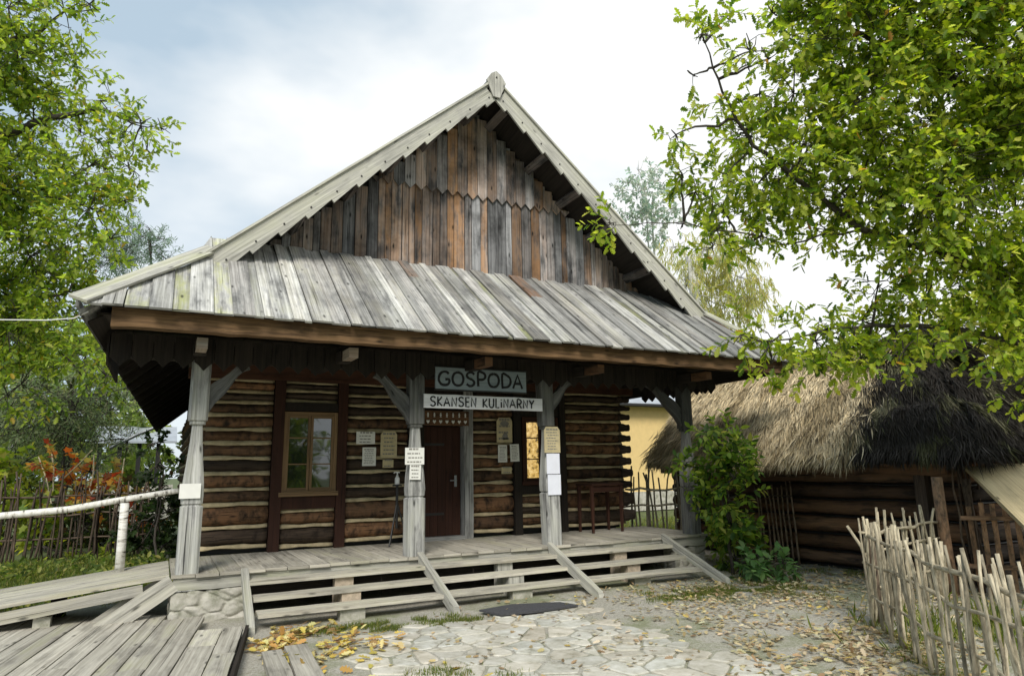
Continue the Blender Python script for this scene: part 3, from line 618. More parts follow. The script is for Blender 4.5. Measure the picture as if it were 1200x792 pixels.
# skirt roof boards
SD = V(0, YG-YE, ZG-ZE).normalized(); SN = V(0, -SD.z, SD.y)
def hipf(x):   # highest Y on the skirt for this X
    if x < BL.x: return YE+(YV+.03-YE)*max(0.0, (x-XL))/(BL.x-XL)
    if x > BR.x: return YE+(YV+.03-YE)*max(0.0, (XR-x))/(XR-BR.x)
    return YG+.01
def skirt(m):
    x = XL+.02; k = 0
    while x < XR-.05:
        wide = random.random() < .62
        w_ = random.uniform(.15, .23) if wide else random.uniform(.06, .13)
        w_ = min(w_, XR-x); over = k % 2; up_ = over*.026+random.uniform(0, .006)
        g0, g1 = (-.012, -.012) if over else (.004, .004)
        xa, xb = x+g0, x+w_-g1
        y1a, y1b = hipf(xa), hipf(xb); lo = -random.uniform(0, .02)-(.035 if over else 0); sk = random.uniform(-.006, .006)
        pa = V(xa+sk, YE, ZE)+SD*lo+SN*up_; pb = V(xb+sk, YE, ZE)+SD*(lo+random.uniform(-.010, .010))+SN*up_
        ta = V(xa, y1a, zs(y1a))+SN*up_; tb = V(xb, y1b, zs(y1b))+SN*(up_+random.uniform(-.008, .008))
        r_ = random.random(); left = x < 1.5
        t = (random.choice([random.uniform(.5, .8), random.uniform(.8, 1.25)]) if not left else random.uniform(.9, 1.3), random.uniform(.5, .9) if r_ < .07 else random.uniform(0, .12), .8 if random.random() < (.3 if left else .12) else random.uniform(0, .2))
        if w_ < .1: t = (t[0]*1.25, t[1], t[2])
        if r_ < .07:   # a rust-brown length near the top of this board
            fa = random.uniform(.55, .8); ma, mb_ = pa.lerp(ta, fa), pb.lerp(tb, fa); m.poly([pa, pb, mb_, ma], SN, .024, (t[0], .05, t[2]), grain=SD); m.poly([ma, mb_, tb, ta], SN, .024, (t[0]*.9, t[1], 0), grain=SD)
        else: m.poly([pa, pb, tb, ta], SN, .024, t, grain=SD)
        x += w_+random.uniform(.006, .014); k += 1
quick('skirt_roof', M['grey'], inn, skirt)
# main roof planes
def roofslab(name, pts, mat, th=.05, tint=(1, 0, 0)):
    P = [Vector(p) for p in pts]; n = (P[1]-P[0]).cross(P[2]-P[0]).normalized()
    if n.z < 0: n = -n
    mb = MB(); mb.loft([[p-V(0, 0, th) for p in P], P], tint); return mb.build(name, mat, inn)
FC = V(0, .05, -.045)
roofslab('roof', [AP, EB, DL, BL+V(0, .0, 0)], M['grey']); roofslab('roof', [BL+V(0, .01, 0), DL, CL+FC], M['grey'])
roofslab('roof', [AP, EB, DR, BR+V(0, .0, 0)], M['grey']); roofslab('roof', [BR+V(0, .01, 0), DR, CRn+FC], M['grey'])
LD = V(0, .05, -.07)
for Bq, Dq, Cq, sg in ((BL, DL, CL, 1), (BR, DR, CRn, -1)):
    roofslab('roof_lining', [AP+LD, EB+LD, Dq+V(sg*.03, 0, -.07), Bq+LD+V(sg*.05, .1, -.03)], M['dark'], .02); roofslab('roof_lining', [Bq+LD+V(sg*.05, .1, -.04), Dq+V(sg*.03, 0, -.08), Cq+FC+V(sg*.06, .16, -.08)], M['dark'], .02)
mb = MB(); mb.poly([V(XL+.12, YE+.06, zs(YE+.06)-.035), V(XR-.12, YE+.06, zs(YE+.06)-.035), V(BR.x, YV, zs(YV)-.04), V(BR.x-.4, YG-.05, ZG-.09), V(BL.x+.4, YG-.05, ZG-.09), V(BL.x, YV, zs(YV)-.04)], SN, .02, (1, 0, 0)); mb.build('skirt_lining', M['dark'], inn)
for f in [i/18+.12 for i in range(16)]:
    quick('rafter_tail', M['dark'], inn, lambda m: m.board(CL.lerp(DL, f)+V(.05, 0, -.16), CL.lerp(DL, f)+V(1.05, 0, .70), V(0, 1, 0), V(-.65, 0, .76), .11, .1))
quick('gutter', M['metal'], inn, lambda m: m.tube([DL.lerp(CL, .02)+V(-.02, 0, -.04), DL.lerp(CL, .02)+V(-.4, 0, -.22), DL+V(-1.1, -.3, -.62)], .05, k=7))
# verge lookouts under the overhang and rafters
def on_slope(side, f):  # point on the verge
    return AP.lerp(BL if side < 0 else BR, f)
for side in (-1, 1):
    for f in (.07, .25, .40, .55, .74):
        p = on_slope(side, f); dn = ((BL if side < 0 else BR)-AP).normalized(); nn = V(-dn.z, 0, dn.x)*(-side if False else 1)
        if nn.z > 0: nn = -nn
        c = p+nn*.14+dn*.05
        quick('purlin', M['gable'], inn, lambda m: m.board(c+V(0, .04, 0), c+V(0, .9, 0), dn, nn, .14, .13, (.55, .3, 0)))
# gable boarding
def roofz(x):
    a = (BL, AP) if x < AP.x else (AP, BR); f = (x-a[0].x)/(a[1].x-a[0].x); return a[0].z+(a[1].z-a[0].z)*f
ZZ = 5.60
def gable(m, z0, z1, y, lower):
    x = .45
    while x < 7.9:
        w_ = random.uniform(.09, .20); zt = min(roofz(x), roofz(x+w_))-.10
        a, b = z0, min(z1, zt)
        t = abs((x-3.6)/3.6); warm = max(0, random.gauss(.75 if (1.9 < x < 3.8) else .25, .28)) if lower else max(0, random.gauss(.45, .25))
        if x > 3.9 and lower: warm = max(0, random.gauss(.4, .3)) if x > 4.9 else random.choice([0, 0, .15, .8])
        if b-a > .05:
            mb_t = (random.choice([random.uniform(.55, .85), random.uniform(.9, 1.45)]), min(1, warm), 0)
            if lower: m.board(V(x+w_/2, y+random.uniform(0, .008), a-.1), V(x+w_/2, y, b), V(1, 0, 0), V(0, 1, 0), w_-random.uniform(.008, .016), .022, mb_t, n=3, jit=.002)
            else: m.board(V(x+w_/2, y+random.uniform(0, .004), a), V(x+w_/2, y, b), V(1, 0, 0), V(0, 1, 0), w_-.012, .02, mb_t, n=3, jit=.001)
        x += w_
quick('gable_boarding', M['gable'], inn, lambda m: gable(m, ZG-.05, 9, YG+.02, True))
def zig(m):
    x = 2.25; w_ = .184; k = 0
    while x < 5.75:
        warm = max(0, random.gauss(.45, .25)); zt = min(roofz(x), roofz(x+w_), 9)-.1
        m.poly([V(x, YG-.02, zt), V(x, YG-.02, ZZ+.06), V(x+w_/2, YG-.02, ZZ-.035), V(x+w_-.008, YG-.02, ZZ+.06), V(x+w_-.008, YG-.02, zt)], V(0, 1, 0), .025, (random.choice([random.uniform(.65, .9), random.uniform(1.1, 1.6)]), min(1, warm), 0), grain=V(0, 0, 1)); x += w_
quick('zigzag_boarding', M['gable'], inn, zig)
quick('gable_backing', M['black'], inn, lambda m: m.poly([V(.3, YG+.06, 3.9), V(7.9, YG+.06, 3.9), V(AP.x, YG+.06, 7.2)], V(0, 1, 0), .02))
# bargeboards with a saw-tooth lower edge
def barge(side):
    A0 = AP+V(0, -.035, .02); B0 = (BL if side < 0 else BR)+V(0, -.035, .01); d = (B0-A0).normalized(); nn = V(-d.z, 0, d.x)
    if nn.z > 0: nn = -nn
    L = (B0-A0).length; W_ = .285
    def f(m):
        n = 12; st = L/n
        top = [A0+d*(-.05), A0+d*(L+.02)]
        low = []
        for i in range(n):
            a = st*i; low += [A0+d*(a+.0)+nn*(W_-.055), A0+d*(a+st)+nn*W_]
        low[0] = A0+nn*(W_-.04)
        m.poly([top[0], top[1]]+low[::-1], V(0, 1, 0), .035, (1.05, 0, .14), grain=d)
    o = quick('bargeboard', M['pale'], inn, f)
    quick('verge_cap', M['pale'], inn, lambda m: m.board(A0+d*(-.02)+V(0, .06, .02), A0+d*(L+.03)+V(0, .06, .02), V(0, 1, 0), -nn, .22, .03, (1.1, 0, .25), n=12, jit=.004))
    for i in range(12):
        c = A0+d*((i+.7)*L/12)+nn*(W_*.62); quick('nail', M['nail'], o, lambda m: m.tube([c+V(0, -.028, 0), c+V(0, -.0, 0)], .013, k=8))
barge(-1); barge(1)
pq = quick('gable_plaque', M['pale'], inn, lambda m: m.poly([AP+V(x, -.075, z) for x, z in ((-.09, .11), (0, .17), (.09, .11), (.175, -.02), (.06, -.30), (-.06, -.30), (-.175, -.02))], V(0, 1, 0), .035, (1.05, 0, 0), grain=V(0, 0, 1)))
quick('nail', M['nail'], pq, lambda m: m.tube([AP+V(0, -.105, .05), AP+V(0, -.08, .05)], .014, k=8))
# hip boards
for a, b in ((BL+V(-.02, -.02, .06), CL+V(0, .0, .06)), (BR+V(.02, -.02, .06), CRn+V(0, 0, .06))):
    d = (b-a).normalized(); nn = V(0, -SD.z, SD.y)
    quick('hip_board', M['pale'], inn, lambda m: m.board(a-d*.15, b+d*.03, d.cross(nn), nn, .20, .03, (1.0, 0, .5), n=8, jit=.004))
quick('ridge_board', M['grey'], inn, lambda m: m.board(AP+V(0, .05, .04), EB+V(0, 0, .04), V(1, 0, 0), V(0, 0, 1), .2, .04))
quick('eave_board', M['grey'], inn, lambda m: m.board(CL+V(-.02, 0, .01), DL+V(-.02, 0, .01), V(0, 0, 1), V(1, 0, 0), .07, .03, (.6, 0, 0), n=10, jit=.003))
# ---------------- signs and notices ----------------
GL = {  # hand-painted capitals as strokes in a unit box (x 0..w, y 0..1)
 'G': (.8, [[(.74, .86), (.55, 1), (.25, .95), (.06, .7), (.04, .35), (.2, .06), (.5, 0), (.74, .14), (.76, .42), (.48, .43)]]),
 'O': (.85, [[(.42, 1), (.15, .88), (.03, .5), (.15, .12), (.42, 0), (.7, .12), (.82, .5), (.7, .88), (.42, 1)]]),
 'S': (.65, [[(.6, .86), (.42, 1), (.15, .94), (.06, .74), (.2, .56), (.45, .46), (.6, .28), (.5, .06), (.25, 0), (.04, .14)]]),
 'P': (.65, [[(.08, 0), (.08, 1), (.42, .98), (.6, .84), (.6, .64), (.42, .5), (.1, .48)]]),
 'D': (.75, [[(.08, 0), (.08, 1), (.42, .94), (.68, .7), (.7, .34), (.48, .06), (.02, 0)]]),
 'A': (.75, [[(.0, 0), (.36, 1), (.72, 0)], [(.14, .36), (.6, .36)]]),
 'K': (.62, [[(.08, 0), (.08, 1)], [(.56, 1), (.1, .46), (.6, 0)]]),
 'N': (.68, [[(.06, 0), (.08, 1), (.58, .02), (.6, 1)]]),
 'E': (.55, [[(.52, 1), (.08, 1), (.08, 0), (.52, 0)], [(.08, .52), (.44, .52)]]),
 'U': (.66, [[(.06, 1), (.06, .25), (.22, .02), (.44, .02), (.58, .25), (.6, 1)]]),
 'L': (.5, [[(.08, 1), (.08, 0), (.48, 0)]]),
 'i': (.2, [[(.1, 0), (.1, .66)], [(.1, .84), (.1, .95)]]),
 'R': (.65, [[(.08, 0), (.08, 1), (.42, .98), (.58, .82), (.56, .64), (.4, .5), (.1, .48)], [(.3, .48), (.6, 0)]]),
 'Y': (.66, [[(.02, 1), (.32, .5)], [(.62, 1), (.32, .5), (.3, 0)]]), ' ': (.45, [])}
def lettering(parent, text, x0, x1, z0, h, y, wd, gap=.16, slope=0.0):
    tot = sum(GL[c][0] for c in text)+gap*(len(text)-1); sx = (x1-x0)/tot; x = 0
    for c in text:
        w_, st = GL[c]
        if st:
            mb = MB(); dz = random.uniform(-.02, .02); hh = h*random.uniform(.95, 1.04)
            for line in st:
                P = [V(x0+(x+a+random.uniform(-.01, .01))*sx, 0, z0+(b+dz)*hh+slope*((x+a)*sx)) for a, b in line]
                F_ = []
                if len(P) > 3 and c in 'GOSUPDR':    # smooth rounded letters
                    for q in range(len(P)-1):
                        p0 = P[max(q-1, 0)]; p1 = P[q]; p2 = P[q+1]; p3 = P[min(q+2, len(P)-1)]
                        for f in (0, .33, .66): F_.append(.5*((2*p1)+(p2-p0)*f+(2*p0-5*p1+4*p2-p3)*f*f+(3*p1-p0-3*p2+p3)*f**3))
                    F_.append(P[-1])
                else: F_ = P
                L_, R_ = [], []
                rings = []
                for q, p in enumerate(F_):
                    d = (F_[min(q+1, len(F_)-1)]-F_[max(q-1, 0)]).normalized(); n_ = V(-d.z, 0, d.x)*wd/2*random.uniform(.9, 1.12)
                    yo = V(0, y-.0015*len(rings)*.0, 0)
                    rings.append([p+n_+V(0, y, 0), p-n_+V(0, y, 0), p-n_+V(0, y+.004, 0), p+n_+V(0, y+.004, 0)])
                mb.loft(rings, (1, 1, 1)); y -= .0004
            mb.build('letter', M['ink'], parent)
        x += w_+gap
def sign(name, label, x0, x1, z0, z1, y, mat, text, tx, tz, th, wd, fr=None):
    r = thing(name, label, 'sign', ((x0+x1)/2, y, z0))
    quick('board', M[mat], r, lambda m: m.board(V(x0, y, (z0+z1)/2+.004), V(x1, y, (z0+z1)/2-.004), V(0, 0, 1), V(0, 1, 0), z1-z0, .028, (1, 0, 0), n=8, jit=.003))
    if fr: quick('edging', M[fr], r, lambda m: (m.box(x0-.012, x1+.012, y-.02, y+.018, z1+.002, z1+.018), m.box(x0-.012, x1+.012, y-.02, y+.018, z0-.018, z0-.002)))
    lettering(r, text, tx[0], tx[1], tz, th, y-.0185, wd); return r
sign('inn_sign', 'blue grey wooden board painted GOSPODA hanging above the longer white sign', 2.915, 4.33, 2.18, 2.48, -.14, 'signgrey', 'GOSPODA', (2.955, 4.27), 2.235, .195, .034, 'black')
sign('inn_sign', 'long white board painted SKANSEN KULiNARNY between the two middle porch posts', 2.745, 4.585, 1.915, 2.10, -.16, 'signwhite', 'SKANSEN KULiNARNY', (2.83, 4.44), 1.945, .122, .020)
def notice(label, x0, x1, z0, z1, y, mat='paper', rows=7, ink='inkgrey', shape=None, name='notice', pic=False, tilt=0.0, cat='notice', hd=True):
    r = thing(name, label, cat, ((x0+x1)/2, y, z0)); w_, h = x1-x0, z1-z0; c = V((x0+x1)/2, 0, (z0+z1)/2)
    def rot(p): d = p-c; return V(c.x+d.x*math.cos(tilt)-d.z*math.sin(tilt), p.y, c.z+d.x*math.sin(tilt)+d.z*math.cos(tilt))
    out = [(0, 0), (1, 0), (1, 1), (0, 1)] if shape is None else [(0, 0), (1, 0), (1, .86), (.86, 1), (.14, 1), (0, .86)]
    quick('sheet', M[mat], r, lambda m: m.poly([rot(V(x0+a*w_, y, z0+b*h)) for a, b in out], V(0, 1, 0), .006 if shape is None else .018, (1, 1, 1)))
    yy = y-(.0045 if shape is None else .0105)
    def lines(m):
        for i in range(rows):
            f = .86-.74*i/max(1, rows-1); a = x0+w_*random.uniform(.1, .2); b = x1-w_*random.uniform(.1, .3)
            th = h*.30/rows*(1.5 if (i == 0 and hd) else 1); x = a
            while x < b:
                l = random.uniform(.08, .2)*w_; e = min(b, x+l)
                m.poly([rot(V(x, yy, z0+f*h)), rot(V(e, yy, z0+f*h)), rot(V(e, yy, z0+f*h+th)), rot(V(x, yy, z0+f*h+th))], V(0, 1, 0), .0015, (1, 1, 1)); x = e+.04*w_
    if rows: o = quick('writing', M[ink], r, lines); tag(o, kind='stuff')
    if pic:
        quick('picture', M['inkgrey'], r, lambda m: (m.poly([V(x0+w_*(.5+.3*math.cos(q)), yy, z0+h*(.76+.10*math.sin(q))) for q in [i*math.pi/8 for i in range(16)]], V(0, 1, 0), .0015)))
        quick('picture', M['inkgrey'], r, lambda m: m.poly([V(x0+w_*a, yy, z0+h*b) for a, b in ((.36, .1), (.72, .12), (.7, .3), (.6, .4), (.44, .38), (.34, .26))], V(0, 1, 0), .0015))
    return r
YN = YW-.115
notice('white handwritten sheet at upper left of the papers beside the window', 2.27, 2.56, 1.50, 1.69, YN, rows=4)
notice('white printed sheet below the handwritten sheet beside the window', 2.37, 2.58, 1.17, 1.45, YN, rows=9)
notice('brown board notice with cut corners on the wall near the window', 2.65, 2.91, 1.29, 1.70, YN-.005, 'paperwarm', rows=6, shape=1)
notice('small tan card below the brown board notice near the window', 2.69, 2.86, 1.14, 1.26, YN, 'paperwarm', rows=2)
notice('cream poster with an oval picture on the wall right of the door', 4.66, 4.95, 1.53, 1.95, YN, 'paperwarm', rows=4, shape=1, pic=True)
notice('printed sheet, left one of the pair under the cream poster', 4.68, 4.85, 1.20, 1.49, YN, rows=10)
notice('printed sheet, right one of the pair under the cream poster', 4.88, 5.05, 1.21, 1.50, YN-.06, rows=10, tilt=.03)
notice('small yellowish card below the two printed sheets by the door', 4.74, 4.93, 1.01, 1.12, YN, 'paperwarm', rows=2)
YP = -.135
notice('wide cream notice, upper one on the post left of the door', 2.50, 2.765, 1.165, 1.385, YP, 'paper', rows=4, ink='inkgrey')
notice('narrow cream notice, lower one on the post left of the door', 2.565, 2.72, .97, 1.16, YP, 'paper', rows=4, tilt=-.03)
notice('white paper label wrapped on the leftmost porch post', -.14, .08, .82, .985, YP, 'paper', rows=0, name='paper_label')
notice('tan board notice with cut corners atop the post right of the door', 4.62, 4.885, 1.31, 1.69, YP-.005, 'paperwarm', rows=8, shape=1)
notice('blank bluish sheet, upper one under the tan board notice', 4.655, 4.875, 1.005, 1.30, YP, 'paperblue', rows=0)
notice('blank bluish sheet, lower one under the tan board notice', 4.665, 4.885, .705, .995, YP, 'paperblue', rows=0)
# cloth with a heart pattern over the door
cr = thing('door_valance', 'dark brown cloth strip with two rows of white stitched motifs over the door', 'cloth valance', (3.7, 1.40, 1.78))
def wavy(m):
    rings = []
    for i in range(25):
        x = 3.32+.78*i/24; y = 1.42+.012*math.sin(i*1.3); rings.append([V(x, y, 2.03), V(x, y+.006, 2.03), V(x, y+.010, 1.79+.008*(i % 2)), V(x, y+.004, 1.79+.008*(i % 2))])
    m.loft(rings, (1, .4, 0))
quick('cloth', M['dark'], cr, wavy)
for i in range(7):
    xx = 3.38+.108*i
    quick('heart_motif', M['paper'], cr, lambda m: m.poly([V(xx+a*.028, 1.398, 1.85+b*.03) for a, b in ((0, -1), (1, .2), (.7, 1), (0, .55), (-.7, 1), (-1, .2))], V(0, 1, 0), .003))
    quick('tree_motif', M['paper'], cr, lambda m: m.poly([V(xx+a*.024, 1.398, 1.96+b*.034) for a, b in ((-.7, -1), (.7, -1), (.2, -.4), (.8, .1), (.2, .4), (.5, 1), (-.5, 1), (-.2, .4), (-.8, .1), (-.2, -.4))], V(0, 1, 0), .003))
# stand with a white pump bottle by the wall
st = thing('bottle_stand', 'slim black tripod stand with a white pump bottle beside the door', 'stand', (2.84, 1.25, 0))
def pl(f): return f
quick('pole', M['black'], st, lambda m: m.tube([(2.84, 1.25, .25), (2.84, 1.25, .86)], .022, k=8))
for a in (100, 220, 340): quick('leg', M['black'], st, lambda m: m.tube([(2.84, 1.25, .62), (2.84+.19*math.cos(R(a)), 1.25+.19*math.sin(R(a)), .008)], .012, k=6))
quick('tray', M['black'], st, lambda m: m.tube([(2.84, 1.25, .862), (2.84, 1.25, .885)], .07, k=12))
bt = quick('bottle', M['white'], st, lambda m: m.tube([(2.84, 1.25, .887), (2.84, 1.25, .90), (2.84, 1.25, .98), (2.84, 1.25, 1.0), (2.84, 1.25, 1.03)], [.034, .037, .037, .022, .014], k=14), smooth=True)
quick('pump', M['white'], bt, lambda m: (m.tube([(2.84, 1.25, 1.032), (2.84, 1.25, 1.06)], .010, k=8), m.tube([(2.875, 1.25, 1.066), (2.80, 1.25, 1.07), (2.785, 1.25, 1.055)], .010, k=8)))
# dark table by the right wall of the porch
tb = thing('porch_table', 'dark wooden table against the log wall at the right end of the porch', 'table', (6.5, 1.15, 0))
quick('table_top', M['redbrown'], tb, lambda m: m.board(V(6.16, 1.2, .80), V(6.82, 1.2, .80), V(0, 1, 0), V(0, 0, 1), .5, .035, n=4, jit=.002))
for x in (6.19, 6.79):
    for y in (1.0, 1.40): quick('leg', M['redbrown'], tb, lambda m: m.loft([[V(x-h, y-h, z), V(x+h, y-h, z), V(x+h, y+h, z), V(x-h, y+h, z)] for z, h in ((0.002, .017), (.35, .022), (.42, .028), (.5, .022), (.78, .028))], (1.3, 0, 0)))
quick('apron', M['redbrown'], tb, lambda m: m.board(V(6.22, 1.0, .72), V(6.76, 1.0, .72), V(0, 0, 1), V(0, 1, 0), .10, .02))
# rubber mat
mt = tag(quick('door_mat', M['mat'], None, lambda m: m.loft([[V(x, y, G+.032+.006*math.sin(x*9)) for x, y in ((2.98, -1.40), (3.45, -1.27), (4.02, -1.45), (4.10, -1.72), (3.5, -1.78), (3.1, -1.72))], [V(x, y, G+.052+.006*math.sin(x*9)) for x, y in ((2.98, -1.40), (3.45, -1.27), (4.02, -1.45), (4.10, -1.72), (3.5, -1.78), (3.1, -1.72))]], (1, 1, 1))), 'flat dark grey rubber mat on the flagstones before the middle steps', 'mat')
# ---------------- ramp and birch rail ----------------
rp_ = thing('plank_ramp', 'low weathered plank ramp rising to the left end of the porch', 'ramp', (-1.2, .6, G))
for i in range(6):
    quick('plank', M['deck'], rp_, lambda m: m.board(V(-2.9, .14+.24*i, -.325), V(-.17, .14+.24*i, -.028), V(0, 1, 0), V(-.108, 0, .99), .228, .04, tn(.8, 1.1, 0, .3), n=8, jit=.003))
quick('side_beam', M['pale'], rp_, lambda m: m.board(V(-2.9, .03, -.47), V(-.42, .03, -.145), V(-.13, 0, .99), V(0, 1, 0), .115, .07, (.95, .1, .2), n=8, jit=.004))
quick('side_beam', M['dark'], rp_, lambda m: m.board(V(-2.9, 1.3, -.47), V(-.3, 1.3, -.13), V(-.13, 0, .99), V(0, 1, 0), .115, .07))
quick('support', M['fieldstone'], rp_, lambda m: m.board(V(-1.32, .12, G), V(-1.32, .12, -.335), V(1, 0, 0), V(0, 1, 0), .15, .14))
quick('support', M['dark'], rp_, lambda m: m.board(V(-1.3, 1.2, G), V(-1.3, 1.2, -.3), V(1, 0, 0), V(0, 1, 0), .15, .14))
quick('slanting_plank', M['pale'], rp_, lambda m: m.board(V(-.13, -.10, -.085), V(-.80, -.13, -.52), V(.54, 0, -.84), V(0, -1, .25), .20, .04, (1.1, .05, .1), n=4, jit=.003))
quick('slanting_plank', M['pale'], rp_, lambda m: m.board(V(-.17, .12, -.045), V(-.88, .10, -.49), V(.54, 0, -.84), V(0, -1, .25), .11, .04, (.85, .05, .1), n=4, jit=.003))
br = thing('birch_handrail', 'white birch pole handrail with one upright post beside the ramp', 'handrail', (-.7, 1.2, -.1))
quick('rail', M['birch'], br, lambda m: m.tube([(-3.2, 1.15, .46), (-2.3, 1.15, .60), (-1.95, 1.15, .655), (-1.3, 1.15, .70), (-.8, 1.15, .785), (-.2, 1.14, .875), (-.12, 1.14, .885)], [.042, .04, .038, .038, .037, .034, .03], k=10, wob=.03), smooth=True)
quick('post', M['birch'], br, lambda m: m.tube([(-.705, 1.15, -.1), (-.71, 1.15, .3), (-.715, 1.15, .752)], [.055, .052, .05], k=10, wob=.03), smooth=True)
# ---------------- wattle fences ----------------
def stick(mb, a, h, lean, r, bend=.06, tint=None, seg=5):
    pts = []; bx, by = random.uniform(-bend, bend), random.uniform(-bend, bend)
    for i in range(seg+1):
        f = i/seg; k = math.sin(f*math.pi*random.choice([1, 1, 1.3]))
        pts.append(V(a[0]+lean[0]*f+bx*k+random.uniform(-.012, .012), a[1]+lean[1]*f+by*k+random.uniform(-.012, .012), a[2]+h*f))
    mb.tube(pts, [r*(1.1-.35*i/seg) for i in range(seg+1)], k=6, wob=.08, tint=tint or tn(.6, 1.3))
def wattle(root, mat, A, B, n, h, r, rails, jitter=.05, lean=(0, 0), tint=None, hj=.12, bend=.06):
    A, B = Vector(A), Vector(B); d = (B-A); L = d.length; u = d.normalized(); nrm = V(-u.y, u.x, 0)
    for i in range(n):
        f = (i+.5+random.uniform(-.3, .3))/n; p = A+d*f+nrm*(random.choice([-1, 1])*(.03))
        mb = MB(); hh = h*random.uniform(1-hj, 1+hj)
        stick(mb, (p.x, p.y, p.z-.05), hh+.05, (u.x*random.gauss(0, jitter)+lean[0], u.y*random.gauss(0, jitter)+lean[1]), r*random.uniform(.7, 1.25), bend=bend, tint=tint() if tint else None)
        mb.build('stake', M[mat], root, smooth=True)
    for z, rr in rails:
        rr = [rr*random.uniform(.8, 1.2) for _ in range(9)]
        pts = [A+d*(q/8*1.04-.02)+nrm*(.035*math.sin(q*2.1+z*9))+V(0, 0, z+random.uniform(-.03, .03)) for q in range(9)]
        quick('rail', M[mat], root, lambda m: m.tube(pts, rr, k=6, wob=.1, tint=tn(.8, 1.1)), smooth=True)
wf = thing('wattle_fence', 'pale peeled-stick wattle fence turning a corner beside the leaf-strewn path', 'fence', (6.17, -4.0, G))
wattle(wf, 'stick', (6.17, -4.0, G), (3.9, -6.65, G), 37, 1.0, .0165, ((.32, .014), (.62, .016), (.86, .017)), jitter=.05, hj=.07, bend=.028, lean=(.0, .0))
wattle(wf, 'stick', (6.25, -3.95, G), (8.35, -3.45, G), 24, 1.02, .017, ((.35, .013), (.68, .015), (.88, .016)), jitter=.05, bend=.03)
wattle(wf, 'stick', (6.15, -3.98, G), (6.42, -3.90, G), 5, 1.0, .018, (), jitter=.04)
quick('corner_post', M['brownstick'], wf, lambda m: m.tube([(6.3, -3.98, G-.05), (6.29, -3.98, G+.85)], .035, k=8, wob=.05), smooth=True)
gp = tag(quick('gate_post', M['brownstick'], None, lambda m: m.tube([(8.42, -3.5, G-.05), (8.40, -3.5, G+.7), (8.38, -3.51, G+1.42)], [.075, .07, .065], k=8, wob=.06, tint=(1.5, .3, 0)), org=(8.4, -3.5, G), smooth=True), 'stout brown post standing where the wattle fence ends before the barn', 'post')
pen = thing('slat_pen', 'pen of upright brown slats under the tan sloping roof at the right edge', 'pen', (8.2, -4.3, G))
pa_, pb_ = at(1133, 600, 8.3), at(1290, 600, 7.6)
for i in range(11):
    f = (i+.3)/11; p = pa_.lerp(pb_, f); quick('slat', M['brownstick'], pen, lambda m: m.board(V(p.x, p.y, G-.03), V(p.x+random.uniform(-.03, .03), p.y, G+1.12+random.uniform(-.1, .06)), (pb_-pa_), V(-(pb_-pa_).y, (pb_-pa_).x, 0), .055, .022, (random.uniform(1.2, 2.2), .4, 0)))
for z in (.35, .92): quick('crossbar', M['brownstick'], pen, lambda m: m.board(V(pa_.x-.1, pa_.y+.03, G+z), V(pb_.x, pb_.y+.03, G+z), V(0, 0, 1), V(-(pb_-pa_).y, (pb_-pa_).x, 0), .05, .03, (1.6, .3, 0)))
for p_ in (at(1137, 600, 8.45), at(1215, 600, 8.0), at(1290, 600, 7.7)): quick('pen_post', M['brownstick'], pen, lambda m: m.tube([(p_.x, p_.y, G-.05), (p_.x, p_.y, .86)], .045, k=7, wob=.08), smooth=True)
ra_, rb_ = at(1128, 546, 8.6), at(1200, 618, 7.0)
hd_ = V(rb_.x-ra_.x, rb_.y-ra_.y, 0).normalized(); rd_ = V(hd_.y, -hd_.x, 0)
if rd_.dot(CR) < 0: rd_ = -rd_
rr4 = [ra_, ra_+rd_*2.6, rb_+rd_*2.6, rb_]
nn4 = (rr4[1]-rr4[0]).cross(rr4[3]-rr4[0]).normalized()
quick('pen_roof', M['reed'], pen, lambda m: m.poly(rr4, nn4, .05, (1.0, .1, 0), grain=(rr4[3]-rr4[0])))
for p_ in (rb_+rd_*.25-hd_*.12, rb_+rd_*2.4-hd_*.12): quick('pen_post', M['brownstick'], pen, lambda m: m.tube([(p_.x, p_.y, G-.05), (p_.x, p_.y, rb_.z-.0)], .045, k=7, wob=.08), smooth=True)
bs = thing('stick_bundle', 'tall thin dark sticks standing upright between barn wall and pen', 'stick bundle', (8.7, -3.6, G))
for i in range(7):
    mb = MB(); p = at(1131+i*3.2, 600, 8.75+random.uniform(-.1, .1)); stick(mb, (p.x, p.y, G), 1.55+random.uniform(-.2, .25), (random.uniform(-.2, .05), 0), .016, tint=tn(.8, 1.6)); mb.build('stick', M['brownstick'], bs, smooth=True)
hb = thing('stick_hurdle', 'row of slim upright sticks leaning on the dark barn wall by the creeper', 'hurdle', (9.0, -.3, G))
for i in range(9):
    mb = MB(); y = .12-.095*i; stick(mb, (9.02, y-.10, G), 1.28+random.uniform(-.08, .06), (.12, .14), .018, bend=.03, tint=tn(1.6, 2.6)); mb.build('stick', M['brownstick'], hb, smooth=True)
quick('binding', M['brownstick'], hb, lambda m: m.tube([(9.10, .25, .55), (9.10, -.65, .56)], .012, k=5))
fb = thing('wattle_fence', 'grey stick fence seen behind the right end of the porch before the yellow house', 'fence', (9.2, 3.2, G))
a_, b_ = at(733, 560, 12.6), at(806, 560, 12.6)
wattle(fb, 'stick', (a_.x, a_.y, G), (b_.x, b_.y, G), 13, 1.60, .022, ((.9, .018), (1.2, .02)), jitter=.05, tint=lambda: tn(.35, .6))
fl = thing('wattle_fence', 'long dark stick fence with red and orange creeper at the left edge', 'fence', (-2.5, 7.0, G))
wattle(fl, 'brownstick', (-4.6, 6.9, G), (-.35, 7.3, G), 64, 1.5, .02, ((.45, .018), (.9, .02), (1.25, .02)), jitter=.08, hj=.16, tint=lambda: tn(.4, 1.0))
